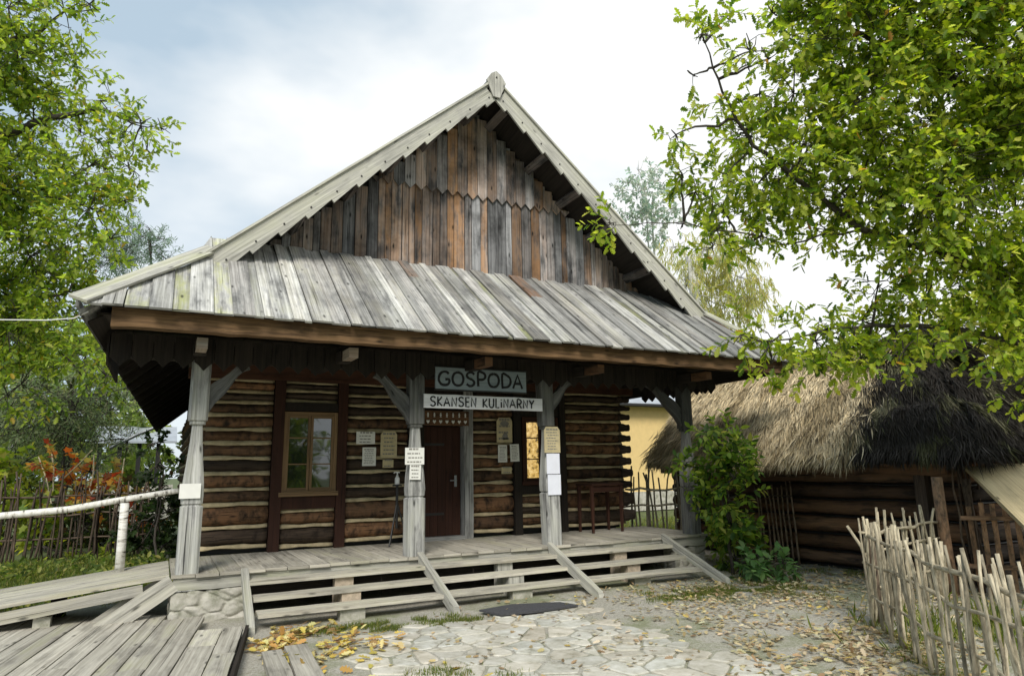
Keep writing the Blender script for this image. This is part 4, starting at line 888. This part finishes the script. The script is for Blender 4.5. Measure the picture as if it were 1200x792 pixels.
for a, b in (((60, 590), (45, 535)), ((75, 560), (108, 527)), ((62, 575), (60, 527)), ((135, 585), (146, 537)), ((105, 575), (110, 533))):
    mb = MB(); p, q = at(a[0], a[1], 14.4), at(b[0], b[1], 14.4); mb.tube([p, p.lerp(q, .5)+V(.03, 0, .02), q], .014, k=5, tint=tn(1.6, 2.4)); mb.build('twig', M['stick'], fl)
# ---------------- thatched barn ----------------
barn = thing('thatched_barn', 'low dark log barn with a shaggy straw roof, blackened and mossy at its near end', 'barn', (11, -.5, G))
bz = [G+.03, G+.26, G+.52, G+.80, G+1.06, G+1.30, G+1.55]
quick('barn_wall', [M['barnlog'], M['black']], barn, lambda m: log_run(m, -3.35, 2.4, 9.25, 31, y_dir=-1, axis='y', zlist=bz, ch=.03, depth=.10), smooth=True)
quick('barn_wall', [M['barnlog'], M['black']], barn, lambda m: log_run(m, 9.25, 13, -3.35, 33, y_dir=-1, axis='x', zlist=bz, ch=.03, depth=.10), smooth=True)
quick('barn_core', M['black'], barn, lambda m: m.box(9.35, 12.9, -3.2, 2.4, G, 1.15))
quick('eave_plank', M['dark'], barn, lambda m: m.board(V(8.98, -3.3, .97), V(8.98, 2.5, 1.03), V(0, 0, 1), V(1, 0, 0), .15, .06, (1.5, .3, 0), n=30, jit=.012))
quick('barn_post', M['barnlog'], barn, lambda m: m.board(V(9.08, -2.9, G), V(9.08, -2.9, 1.1), V(1, 0, 0), V(0, 1, 0), .16, .16, n=5, jit=.01))
T = dict(ef=V(8.80, 2.50, 1.10), en=V(8.72, -3.75, 1.03), sn=V(13.6, -3.85, 1.0), sf=V(13.6, 2.85, 1.10), rf=V(11.05, 2.9, 3.22), rn=V(11.05, -1.9, 2.86))
def tcol(p, n):
    c = np.empty((n, 3)); 
    for i in range(n):
        x, y, z = p[i]; e = -1.95+.35*nval(y*.8, z*2.2, 3)+.45*nval(x*1.7, z*1.7, 8)+(z-1.8)*.12
        dk = y+random.gauss(0, .16) < e
        st_ = nval(y*3.2, z*.7, 5)+.5*nval(y*9, z*1.5, 2)
        if dk:
            g = nval(x*2.3, y*2.3, z*2.3+4)
            b = (.034, .028, .021) if g < .2 else ((.085, .085, .035) if g < .36 else (.20, .19, .11))
        else:
            b = (.74, .63, .42) if st_ > -.12 else (.46, .37, .22)
            if random.random() < .09: b = (.16, .13, .08)
            if z > 3.0 and random.random() < .3: b = (.22, .20, .13)
        k = random.uniform(.65, 1.2); c[i] = [b[0]*k, b[1]*k, b[2]*k]
    return c
def thatch(quad, nu, nv, n_str, name, L=.42):
    q = [Vector(p) for p in quad]   # eave a, eave b, ridge b, ridge a
    nrm = (q[1]-q[0]).cross(q[3]-q[0]).normalized()
    if nrm.z < 0: nrm = -nrm
    def pt(u, v, off=0.0):
        a = q[0].lerp(q[1], u); b = q[3].lerp(q[2], u); p = a.lerp(b, v)
        lump = .07*nval(p.x*1.1, p.y*1.1, p.z*1.1)+.035*nval(p.x*4, p.y*4, p.z*4)
        if p.y < -1.5: lump += min(1, (-1.5-p.y)*2)*(.085*abs(math.sin(p.z*5.5+1.3*nval(p.y*1.2, p.x, 3)))+.04)
        layer = .035*((v*7) % 1.0)
        return p+nrm*(.16+lump-layer*.0+off+.10*math.sin(math.pi*min(1, v))*.6)
    rows = [[pt(i/nu, j/nv) for i in range(nu+1)] for j in range(nv+1)]
    mb = MB(wloc(barn)); pts = np.array([tuple(p) for r in rows for p in r]); col = tcol(pts, len(pts))*.7
    for r in rows:
        for p in r: mb.v.append(p-mb.org)
    for j in range(nv):
        for i in range(nu):
            a = j*(nu+1)+i; idx = (a, a+1, a+nu+2, a+nu+1); mb.f.append(idx); mb.uv += [(0, 0)]*4; mb.t += [tuple(col[k]) for k in idx]; mb.mi.append(0)
    mb.build(name, M['thatch'], barn, smooth=True)
    quick(name+'_underside', M['dark'], barn, lambda m: m.loft([[p-nrm*.02 for p in q], [p+nrm*.03 for p in q]], (1.2, .5, 0)))
    P = []; D = []
    for k in range(n_str):
        u = random.random(); v = random.random() if k % 6 else random.uniform(-.02, .05); 
        p = pt(u, max(0, v), random.uniform(-.01, .035)); a = pt(u, min(1, v+.05)); d = (pt(u, max(0, v-.05)) if v > .05 else p+(q[0]-q[3]).normalized()*.1)-a
        d = d.normalized()+V(*[random.gauss(0, .13) for _ in range(3)])+nrm*random.uniform(-.03, .16)
        if v < .05: d += V(0, 0, -.35*random.random()); 
        P.append(tuple(p-d.normalized()*L*.4)); D.append(tuple(d))
    P = np.array(P); n = len(P); NN = np.tile(np.array(tuple(nrm)), (n, 1))+rng.normal(0, .5, (n, 3))
    sz = L*rng.uniform(.6, 1.25, n)
    return P, np.array(D), NN, sz, tcol(P, n)
acc = [thatch((T['ef'], T['en'], T['rn'], T['rf']), 44, 22, 34000, 'thatch'), thatch((T['en'], T['sn'], T['rn']+V(.3, 0, 0), T['rn']), 30, 20, 13000, 'thatch'),
       thatch((T['sn'], T['sf'], T['rf'], T['rn']), 20, 12, 500, 'thatch'), thatch((T['sf'], T['ef'], T['rf'], T['rf']+V(.2, 0, 0)), 14, 12, 2500, 'thatch')]
# shaggy ridge and hips
Pr = []; Dr = []
for k in range(5000):
    a_, b_ = ((T['rn'], T['en']), (T['rn'], T['sn']), (T['rf'], T['ef']))[k % 3]; p = a_.lerp(b_, random.random()); c_ = (b_-a_).normalized()
    Pr.append(tuple(p+V(random.gauss(0, .09), random.gauss(0, .09), .20+random.uniform(-.06, .06)))); Dr.append(tuple(c_+V(random.gauss(0, .35), random.gauss(0, .35), -.1)))
for k in range(5000):
    f = random.random(); p = T['rf'].lerp(T['rn'], f)+V(random.gauss(0, .10), random.gauss(0, .05), .20+random.uniform(-.05, .05)+.05*nval(f*9, 1)); s_ = random.choice([-1, -1, 1])
    Pr.append(tuple(p)); Dr.append((s_*1.0, random.gauss(0, .25), -.75+random.gauss(0, .2)))
for k in range(5000):  # the blackened swelling around the near ridge end
    d = Vector(rdir(1, .3)[0]); p = T['rn']+V(0, .1, -.02)+V(d.x*.55, d.y*.75, abs(d.z)*.42+.05)
    Pr.append(tuple(p)); Dr.append((d.x+random.gauss(0, .2), d.y+random.gauss(0, .2), -.6))
Pr = np.array(Pr); acc.append((Pr, np.array(Dr), np.tile([0, 0, 1.0], (len(Pr), 1))+rng.normal(0, .5, (len(Pr), 3)), .4*rng.uniform(.6, 1.2, len(Pr)), tcol(Pr, len(Pr))))
sw = bmesh.new(); bmesh.ops.create_icosphere(sw, subdivisions=4, radius=1)
for v in sw.verts: v.co = Vector((T['rn'].x+v.co.x*.6, T['rn'].y+.1+v.co.y*.8, T['rn'].z+.04+v.co.z*.40))*(1)+v.normal*.08*nval(v.co.x*3, v.co.y*3, v.co.z*3)
me = bpy.data.meshes.new('ridge_cap'); sw.to_mesh(me); me.materials.append(M['dark']); o = bpy.data.objects.new('ridge_cap', me); COL.objects.link(o); o.parent = barn; o.location = -wloc(barn)
ss = leaves('straw', M['straw'], np.concatenate([a[0] for a in acc]), np.concatenate([a[1] for a in acc]), np.concatenate([a[2] for a in acc]), np.concatenate([a[3] for a in acc]), np.concatenate([a[4] for a in acc]), 'straw', barn, fold=.5, curl=.10)
tag(ss, kind='stuff')
# ---------------- buildings behind ----------------
yh = thing('yellow_house', 'pale yellow plastered house with a grey tin roof seen past the porch', 'house', (18, 14, G))
quick('wall', M['plaster'], yh, lambda m: m.box(13.2, 24, 12, 17, G, 3.50))
def troof(m):
    m.loft([[V(12.9, 11.6, 3.46), V(12.9, 14.5, 4.9), V(12.9, 17.4, 3.46), V(12.9, 17.4, 3.40), V(12.9, 11.6, 3.40)], [V(24.3, 11.6, 3.46), V(24.3, 14.5, 4.9), V(24.3, 17.4, 3.46), V(24.3, 17.4, 3.40), V(24.3, 11.6, 3.40)]])
quick('roof', M['tin'], yh, troof)
quick('gutter', M['black'], yh, lambda m: m.tube([(12.9, 11.55, 3.40), (24.3, 11.55, 3.40)], .07, k=8))
quick('plinth', M['fieldstone'], yh, lambda m: m.box(13.15, 24.05, 11.95, 12.2, G, G+.7))
ct = thing('cottage', 'whitewashed cottage with a brown gabled roof half hidden by foliage at the left edge', 'house', (-13, 22, G))
c0 = at(28, 455, 30)
quick('wall', M['paper'], ct, lambda m: m.box(c0.x-7, c0.x-.9, c0.y, c0.y+6, G, c0.z-.1))
quick('roof', M['reed'], ct, lambda m: m.loft([[V(c0.x, c0.y-.4, c0.z), V(c0.x-3.9, c0.y-.4, c0.z+2.6), V(c0.x-7.8, c0.y-.4, c0.z), V(c0.x-7.8, c0.y-.4, c0.z-.2), V(c0.x-3.9, c0.y-.4, c0.z+2.3), V(c0.x, c0.y-.4, c0.z-.2)], [V(c0.x, c0.y+6.4, c0.z), V(c0.x-3.9, c0.y+6.4, c0.z+2.6), V(c0.x-7.8, c0.y+6.4, c0.z), V(c0.x-7.8, c0.y+6.4, c0.z-.2), V(c0.x-3.9, c0.y+6.4, c0.z+2.3), V(c0.x, c0.y+6.4, c0.z-.2)]], (.5, .3, 0)))
quick('window', M['black'], ct, lambda m: m.box(c0.x-3, c0.x-2, c0.y-.06, c0.y-.002, .3, 1.5))
sh = thing('open_shed', 'small open shed with dark posts and a pale board front beyond the left fence', 'shed', (-1.5, 15, G))
s0 = at(118, 517, 24); s1 = at(186, 517, 24)
quick('roof', M['tin'], sh, lambda m: m.loft([[V(s0.x-.3, s0.y-.4, s0.z), V(s0.x-.3, s0.y+2.4, s0.z+.7), V(s0.x-.3, s0.y+2.4, s0.z+.6), V(s0.x-.3, s0.y-.4, s0.z-.08)], [V(s1.x+.6, s0.y-.4, s0.z), V(s1.x+.6, s0.y+2.4, s0.z+.7), V(s1.x+.6, s0.y+2.4, s0.z+.6), V(s1.x+.6, s0.y-.4, s0.z-.08)]]))
for i in range(4):
    x = s0.x+(s1.x-s0.x)*i/3; quick('post', M['black'], sh, lambda m: m.box(x-.07, x+.07, s0.y-.1, s0.y+.1, G, s0.z-.05))
quick('board_front', M['pale'], sh, lambda m: [m.box(s0.x-.2+.19*i, s0.x-.2+.19*i+.18, s0.y-.18, s0.y-.15, G, .75, tn(.9, 1.3)) for i in range(14)])
# ---------------- trees and plants ----------------
def cl_(lst, d0, rz=1.0, ry=1.0):
    out = []
    for c in lst:
        px, py, r = c[:3]; d = (c[3] if len(c) > 3 else d0)+random.uniform(-.04, .04)*d0; rr = r*d/F
        out.append((at(px, py, d), (rr, rr*ry, rr*rz)))
    return out
def tree(name, label, cat, base, clumps, limbs, trunk_top, r0, r1, pal, ls, group=None, **k):
    root = thing(name, label, cat, base, group)
    if trunk_top is not None: simple_trunk(root, base, trunk_top, r0, r1, k.get('bark', 'bark'))
    foliage(root, clumps, limbs, pal, ls, **k); return root
D6 = 6.6
rt = at(1345, 330, D6); rbase = V(rt.x+.25, rt.y-.1, G-.05)
tree('oak_tree', 'big green oak reaching its leafy boughs in from the right over the barn', 'tree', rbase,
     cl_([(1150, 60, 90), (1050, 40, 80), (965, 40, 55), (1190, 150, 80), (1090, 140, 80), (1005, 115, 65), (930, 110, 45), (880, 160, 35), (935, 195, 55), (880, 225, 38), (835, 235, 28), (1010, 215, 65), (1100, 230, 75), (1190, 250, 75),
          (840, 270, 24), (895, 262, 30), (1065, 285, 45), (1145, 320, 65), (1195, 360, 55), (1080, 355, 45), (1010, 375, 40), (955, 400, 40), (905, 400, 32), (868, 392, 20), (930, 428, 22), (1000, 408, 34), (1055, 395, 30), (1150, 400, 35), (1195, 450, 28),
          (1240, 100, 80), (1250, 300, 80), (1250, 420, 50), (1120, -40, 90), (1000, -40, 80), (970, 270, 28), (800, 262, 12), (1030, 330, 26), (905, 425, 20), (955, 432, 24), (1005, 430, 22), (1100, 400, 30), (1060, 410, 22), (1030, 180, 45), (960, 160, 35), (880, 60, 26)], D6)+cl_([(822, 40, 16), (812, 88, 13), (850, 20, 14), (792, 158, 11), (800, 205, 15), (842, 120, 20), (860, 165, 26), (815, 225, 22), (850, 250, 26), (905, 215, 30), (870, 290, 18), (835, 290, 14), (900, 70, 22), (890, 110, 24), (716, 262, 9), (905, 15, 22), (880, 75, 16), (850, 205, 22)], D6),
     [([rt, at(1240, 345, D6), at(1140, 312, D6), at(1085, 292, D6), at(1010, 268, D6), at(940, 215, D6), at(880, 170, D6), at(846, 110, D6), at(826, 50, D6)], .06, .006), ([rt, at(1250, 405, D6), at(1100, 385, D6), at(1000, 383, D6), at(900, 400, D6)], .045, .006), ([rt+V(0, 0, .5), at(1250, 180, D6), at(1150, 110, D6), at(1050, 60, D6), at(960, 15, D6)], .07, .01),
      ([at(1010, 268, D6), at(920, 285, D6), at(800, 262, D6), at(716, 264, D6)], .012, .003), ([at(1250, 405, D6), at(1190, 450, D6)], .02, .006)], rt+V(.1, 0, 2.2), .22, .12, OAK, .098, twigs_per_m3=215, leaves_per_twig=9, twl=.24, twr=.0035, flat=.55)
lt = at(-140, 180, 13.5)
tree('oak_tree', 'yellow-green oak spreading its crown along the left edge beyond the roof corner', 'tree', (lt.x, lt.y, G-.05),
     cl_([(10, 10, 48), (75, 12, 34), (15, 75, 45), (70, 70, 28), (118, 118, 26), (165, 145, 24), (188, 150, 14), (140, 165, 28), (40, 140, 45), (95, 155, 30), (105, 195, 42), (150, 195, 26), (172, 175, 16), (25, 215, 52), (105, 245, 42), (145, 235, 22), (35, 300, 55), (95, 300, 40), (130, 280, 22), (20, 385, 52), (75, 375, 36), (100, 415, 34), (125, 440, 22), (25, 450, 40), (60, 345, 36), (110, 345, 24), (-60, 60, 80), (-60, 200, 90), (-60, 350, 90), (105, 5, 22), (60, 110, 24)], 13.0, rz=.9),
     [([lt, at(-20, 165, 13), at(60, 140, 13), at(120, 128, 13), at(165, 148, 13)], .11, .01), ([lt, at(-20, 235, 13), at(40, 225, 13), at(110, 245, 13)], .10, .01), ([lt, at(-10, 390, 13), at(40, 350, 13), at(95, 340, 13)], .09, .01), ([lt+V(0, 0, 1), at(-30, 60, 13), at(40, 40, 13), at(90, 5, 13)], .11, .01), ([lt, at(-10, 440, 13), at(60, 400, 13), at(105, 450, 13)], .06, .008)], lt+V(0, 0, 3), .35, .2, OAKL, .14, twigs_per_m3=62, leaves_per_twig=9, twl=.42, twr=.006, flat=.6)
def bg(name, label, cat, d, cls, pal, ls, tpm, shape='simple', trunk=None, bark='bark', r0=.12, droop=.1, group=None, twl=.5, lpt=9, rz=1.0, limbs=None, flat=.5):
    cl = cl_(cls, d, rz=rz); tp = trunk[0] if trunk else cls[0][0]; top = at(tp, trunk[1] if trunk else cls[0][1], d)
    root = thing(name, label, cat, (top.x, top.y, G-.03), group)
    simple_trunk(root, V(top.x, top.y, G-.05), top, r0, r0*.35, bark)
    L_ = [([V(top.x, top.y, max(G, top.z*.3)), top], r0*.5, r0*.3)]
    foliage(root, cl, L_, pal, ls, twigs_per_m3=tpm, leaves_per_twig=lpt, shape=shape, twl=twl, droop=droop, bark=bark, twr=.008 if d > 12 else .004, flat=flat)
    return root
bg('birch_tree', 'faint pale birch rising behind the right slope of the gable', 'tree', 38, [(752, 225, 28), (735, 255, 22), (772, 212, 18), (785, 245, 26), (748, 200, 14), (765, 265, 26)], ([(.30, .38, .30), (.38, .42, .33)], [1, 1]), .24, 8, trunk=(755, 215), bark='palebark', group='pale trees far behind the inn')
bg('willow_tree', 'yellow-green drooping willow behind the right end of the inn roof', 'tree', 30, [(830, 300, 36), (868, 325, 34), (805, 335, 32), (850, 285, 24), (885, 350, 26), (850, 360, 36), (790, 290, 20), (815, 375, 25)], ([(.42, .43, .13), (.54, .52, .20), (.30, .35, .10)], [2, 2, 1]), .27, 20, 'narrow', trunk=(808, 300), bark='palebark', r0=.3, droop=1.2)
bg('spruce_tree', 'pale blue-green spruce top behind the left end of the roof', 'tree', 34, [(150, 290, 26), (178, 290, 20), (195, 305, 14), (175, 268, 10), (150, 265, 14), (130, 300, 26), (188, 280, 7)], ([(.16, .23, .16), (.22, .29, .20)], [1, 1]), .24, 30, 'narrow', trunk=(176, 275), r0=.12, droop=-.1)
bg('cypress_shrub', 'feathery grey-green evergreen behind the left stick fence', 'shrub', 19, [(85, 490, 48), (40, 500, 44), (130, 480, 38), (100, 455, 34), (60, 460, 34), (150, 515, 26), (10, 480, 40), (30, 530, 34), (90, 530, 36), (-30, 500, 45), (150, 455, 22)], ([(.19, .25, .12), (.27, .33, .17), (.11, .15, .07), (.30, .30, .18)], [3, 2, 2, 1]), .20, 26, 'narrow', trunk=(85, 470), r0=.16, droop=.15, flat=.4)
bg('hazel_bush', 'bright yellow-green bush at the left edge behind the stick fence', 'bush', 15.2, [(15, 555, 26), (38, 575, 22), (5, 600, 28), (30, 540, 16), (-20, 560, 35)], ([(.28, .34, .05), (.20, .28, .04), (.38, .38, .07)], [2, 2, 1]), .17, 38, 'maple', trunk=(10, 560), r0=.04)
bg('vine_creeper', 'red and orange creeper hanging over the dark stick fence', 'creeper', 14.6, [(75, 548, 18), (105, 552, 20), (135, 558, 14), (90, 572, 18), (122, 580, 16), (60, 565, 12), (155, 590, 9)], ([(.50, .17, .06), (.58, .32, .08), (.56, .44, .12), (.40, .10, .05), (.36, .36, .09)], [2, 3, 2, 1.2, 1.5]), .17, 42, 'maple', trunk=(95, 575), r0=.02)
bg('grape_vine', 'yellow-leaved vine on the lower part of the stick fence', 'vine', 14.0, [(45, 610, 14), (100, 618, 9), (20, 640, 16), (75, 600, 9), (60, 655, 20), (110, 650, 12)], ([(.36, .38, .06), (.24, .30, .05), (.15, .22, .05)], [2, 2, 2]), .18, 26, 'maple', trunk=(50, 640), r0=.02)
bg('ivy_bush', 'dark green ivy climbing the shaded corner of the inn', 'ivy', 12.6, [(184, 545, 15), (188, 580, 17), (180, 612, 22), (190, 640, 20), (165, 640, 18), (178, 520, 9), (197, 600, 14), (155, 620, 12)], ([(.030, .055, .015), (.05, .085, .025), (.018, .035, .012)], [3, 2, 3]), .12, 110, 'maple', trunk=(190, 545), r0=.03, twl=.25)
bg('wall_creeper', 'tall leafy creeper climbing beside the last porch post', 'creeper', 10.3, [(845, 510, 15), (855, 535, 22), (838, 555, 20), (862, 560, 18), (846, 585, 23), (858, 615, 22, 10.2), (856, 640, 20, 10.2), (872, 648, 18, 10.0), (828, 505, 8), (873, 580, 12), (803, 545, 9), (806, 575, 10), (835, 530, 18), (872, 545, 13), (868, 610, 18, 10), (838, 610, 12), (862, 656, 18, 9.9), (880, 530, 7)], ([(.15, .25, .04), (.23, .33, .055), (.06, .12, .025), (.36, .40, .09)], [3, 3, 3.5, 1.2]), .14, 300, 'simple', trunk=(848, 530), r0=.03, twl=.22, lpt=8)
bg('nettle_clump', 'low broad-leaved green plants at the foot of the creeper', 'plants', 9.6, [(876, 658, 18), (896, 660, 17), (918, 660, 11), (866, 668, 10), (888, 672, 12), (908, 668, 11)], ([(.14, .26, .09), (.20, .33, .13), (.08, .16, .05)], [3, 2, 1]), .15, 330, 'simple', trunk=(870, 665), r0=.01, twl=.16, lpt=7, rz=.9, flat=.3)
bg('bramble_thicket', 'dark tangled brambles growing behind the left stick fence', 'bush', 16.2, [(-10, 600, 34), (30, 610, 32), (70, 605, 30), (110, 610, 30), (150, 605, 28), (185, 600, 26), (20, 640, 26), (70, 640, 26), (120, 640, 26), (165, 640, 26), (145, 580, 18), (90, 590, 20)], ([(.05, .075, .02), (.10, .13, .03), (.16, .10, .04), (.20, .24, .06)], [3, 2, 1, 1]), .16, 34, 'maple', trunk=(90, 600), r0=.03)
bg('maple_tree', 'sunny yellow-green tree standing behind the blackened end of the barn roof', 'tree', 17.5, [(1150, 395, 45), (1190, 430, 42), (1110, 400, 30), (1180, 480, 30), (1220, 380, 60), (1230, 470, 50), (1100, 370, 30)], ([(.34, .38, .07), (.44, .44, .12), (.24, .30, .05)], [2, 2, 1]), .22, 15, 'maple', trunk=(1190, 400), r0=.15)
bg('hornbeam_tree', 'soft mid-green tree filling the gap behind the grey-green evergreen', 'tree', 27, [(20, 420, 50), (80, 430, 45), (140, 455, 40), (60, 500, 50), (130, 520, 40), (0, 510, 50), (175, 520, 26), (170, 480, 22), (110, 400, 36), (165, 555, 26), (-50, 480, 60)], ([(.24, .32, .08), (.34, .42, .12), (.15, .21, .05)], [3, 2, 1]), .26, 9, 'maple', trunk=(90, 430), r0=.2)
for k_, (px, r) in enumerate(((-60, 60), (60, 55), (150, 45), (240, 50), (700, 40), (960, 60), (1080, 70), (1230, 80))):
    bg('background_tree', ['round dark tree far behind, at the outer left', 'round dark tree far behind the left shrub', 'round dark tree far behind the small open shed', 'round dark tree far behind the inn, left', 'round dark tree far behind the inn, right', 'round dark tree far behind the barn ridge', 'round dark tree far behind the black end of the barn roof', 'round dark tree far off at the outer right'][k_], 'tree', 55, [(px, 540-r*.3, r*.5), (px+r*.4, 545, r*.4), (px-r*.45, 545, r*.4), (px, 520-r*.2, r*.35)], ([(.05, .08, .025), (.09, .12, .035)], [1, 1]), .5, 3.2, trunk=(px, 535), r0=.25, group='round trees far behind', twl=.8)
# small seedlings under the steps
for px, py, l_ in ((446, 722, 'small leafy seedling under the left bay of steps'), (555, 708, 'small leafy seedling under the middle bay of steps')):
    dd = 8.05 if px < 500 else 8.6
    bg('seedling', l_, 'plant', dd, [(px, py-5, 9)], ([(.10, .20, .04), (.14, .25, .05)], [1, 1]), .06, 2600, 'simple', trunk=(px, py-6), r0=.004, twl=.06, lpt=5, group='seedlings by the steps')
# ---------------- fallen leaves, grass ----------------
def ground_pts(regions):
    out = []
    for (fn, n) in regions:
        k = 0
        while k < n:
            x, y = fn(); out.append((x, y)); k += 1
    return np.array(out)
def reg(cx, cy, sx_, sy_, ang=0): 
    c, s_ = math.cos(R(ang)), math.sin(R(ang))
    def f():
        while True:
            a, b = random.gauss(0, sx_), random.gauss(0, sy_); x, y = cx+a*c-b*s_, cy+a*s_+b*c
            if nval(x*2.3, y*2.3, 2) > -.25 and not (-.1 < x < 7.5 and y > -.9) and not (x < .55 and -6 < y < .6): return x, y
    return f
gp_ = ground_pts([(reg(.95, -1.6, .25, .38), 330), (reg(1.5, -2.2, .4, .25), 60), (reg(6.6, -2.6, 1.6, 1.1, -30), 2300), (reg(5.4, -4.4, .55, .5), 1000), (reg(7.6, -1.6, .9, .8), 700), (reg(3, -3.2, 1.8, 1.2), 220), (reg(4.5, -5, .6, .7), 600)])
n = len(gp_); Pz = np.c_[gp_, np.array([gz(x, y) for x, y in gp_])+.012+rng.uniform(0, .018, n)]
Dn = rdir(n); Dn[:, 2] *= .15; Nn = np.tile([0, 0, 1.0], (n, 1))+rng.normal(0, .28, (n, 3))
cols = palette(n, [(.46, .38, .22), (.36, .27, .14), (.52, .46, .30), (.24, .17, .09), (.50, .38, .10)], [4, 3, 3, 1.5, .6]); near = gp_[:, 0] < 2
cols[near] = palette(int(near.sum()), [(.54, .42, .10), (.44, .27, .08), (.58, .50, .22), (.30, .18, .08)], [3, 1.5, 3, 1.5])
tag(leaves('fallen_leaves', M['dryleaf'], Pz, Dn, Nn, np.where(near, .10, .068)*rng.uniform(.7, 1.25, n), cols, 'oak', curl=-.1, fold=.3), kind='stuff')
def grass(name, pts, h, cols):
    n = len(pts); P = np.c_[pts, np.array([gz(x, y) for x, y in pts])-.005]; D = rng.normal(0, .38, (n, 3)); D[:, 2] = 1
    tag(leaves(name, M['leaf'], P, D, rdir(n), h*rng.uniform(.5, 1.3, n), palette(n, *cols), 'straw2'), kind='stuff')
SH['straw2'] = [(0, .05), (.5, .05), (1, .004)]
GC = ([(.14, .19, .035), (.22, .25, .06), (.09, .13, .03), (.32, .30, .12)], [3, 3, 2, 1])
def seg(a, b, w_):
    def f():
        while True:
            t = random.random(); x = a[0]+(b[0]-a[0])*t+random.gauss(0, w_); y = a[1]+(b[1]-a[1])*t+random.gauss(0, w_)
            if nval(x*3.5, y*3.5, 5) > -.05 and not (-.1 < x < 7.5 and y > -.85): return x, y
    return f
grass('grass', ground_pts([(seg((1.0, -1.25), (2.7, -1.35), .10), 2600), (seg((1.6, -1.55), (2.9, -1.6), .06), 1800), (seg((5.3, -1.75), (7.2, -1.9), .22), 9000), (seg((7.3, -2.0), (6.9, -2.6), .3), 1500), (seg((6.2, -4.05), (4.0, -6.4), .10), 3500), (seg((8.6, -1.2), (9.2, -2.6), .2), 1500), (seg((7.7, -1.1), (8.9, .6), .3), 2500), (seg((1.6, -3.1), (2.2, -3.7), .10), 900)]), .05, GC)
grass('tall_grass', ground_pts([(seg((-3.4, 5.2), (-.6, 5.4), .8), 7000), (seg((-3.2, 3.2), (-.8, 3.0), .6), 5000), (seg((9, 4), (14, 7), 1), 3000), (seg((6.5, -4.6), (8, -5.5), .5), 2500)]), .16, GC)
# ground cover plants before the left fence
n = 9000; x = rng.uniform(-4.4, -.25, n); y = rng.uniform(1.7, 6.7, n); z = G+rng.uniform(0, .26, n)*(.5+.5*np.array([nval(a*1.5, b*1.5) for a, b in zip(x, y)])*2).clip(.1, 1.4)
tag(leaves('ground_cover', M['leaf'], np.c_[x, y, z], rdir(n, .1), np.tile([0, -.2, 1.0], (n, 1))+rng.normal(0, .4, (n, 3)), .10*rng.uniform(.6, 1.3, n), palette(n, [(.14, .20, .04), (.24, .29, .06), (.08, .12, .03), (.36, .36, .10)], [3, 2, 3, 1]), 'simple'), kind='stuff')
# power cable at the roof corner
tag(quick('power_cable', M['white'], None, lambda m: m.tube([V(-1.10, -1.0, 2.70), V(-1.22, -.95, 2.63), V(-1.45, -.9, 2.60), V(-2.0, -.7, 2.60), V(-6, .5, 2.9)], .0055, k=6)), 'thin pale cable running from the left roof corner out of the picture', 'cable')

# unseen trees added behind the viewer so the window panes have something to mirror
for k_, (x, y, h, r) in enumerate(((-7, -20, 7, 3.2), (-1.5, -23, 9, 3.6), (4.5, -21, 6, 2.8), (10, -19, 8, 3.4), (-13, -17, 8, 3.4))):
    root = thing('yard_tree', ['leafy tree across the yard, out of the picture, nearest the left', 'tall leafy tree across the yard, out of the picture, behind the viewer', 'low leafy tree across the yard, out of the picture, behind the viewer', 'leafy tree across the yard, out of the picture, nearest the right', 'leafy tree across the yard, out of the picture, farthest left'][k_], 'tree', (x, y, G-.03), 'trees across the yard')
    simple_trunk(root, V(x, y, G-.05), V(x, y, h*.6), .22, .1)
    foliage(root, [(V(x+random.uniform(-1, 1)*r*.6, y+random.uniform(-1, 1), h*.45+random.uniform(-.35, .5)*h), (r*.5, r*.5, r*.42)) for q in range(9)], [([V(x, y, h*.3), V(x, y, h*.75)], .12, .05)], OAKL, .34, twigs_per_m3=5, leaves_per_twig=8, twl=.7, twr=.012)
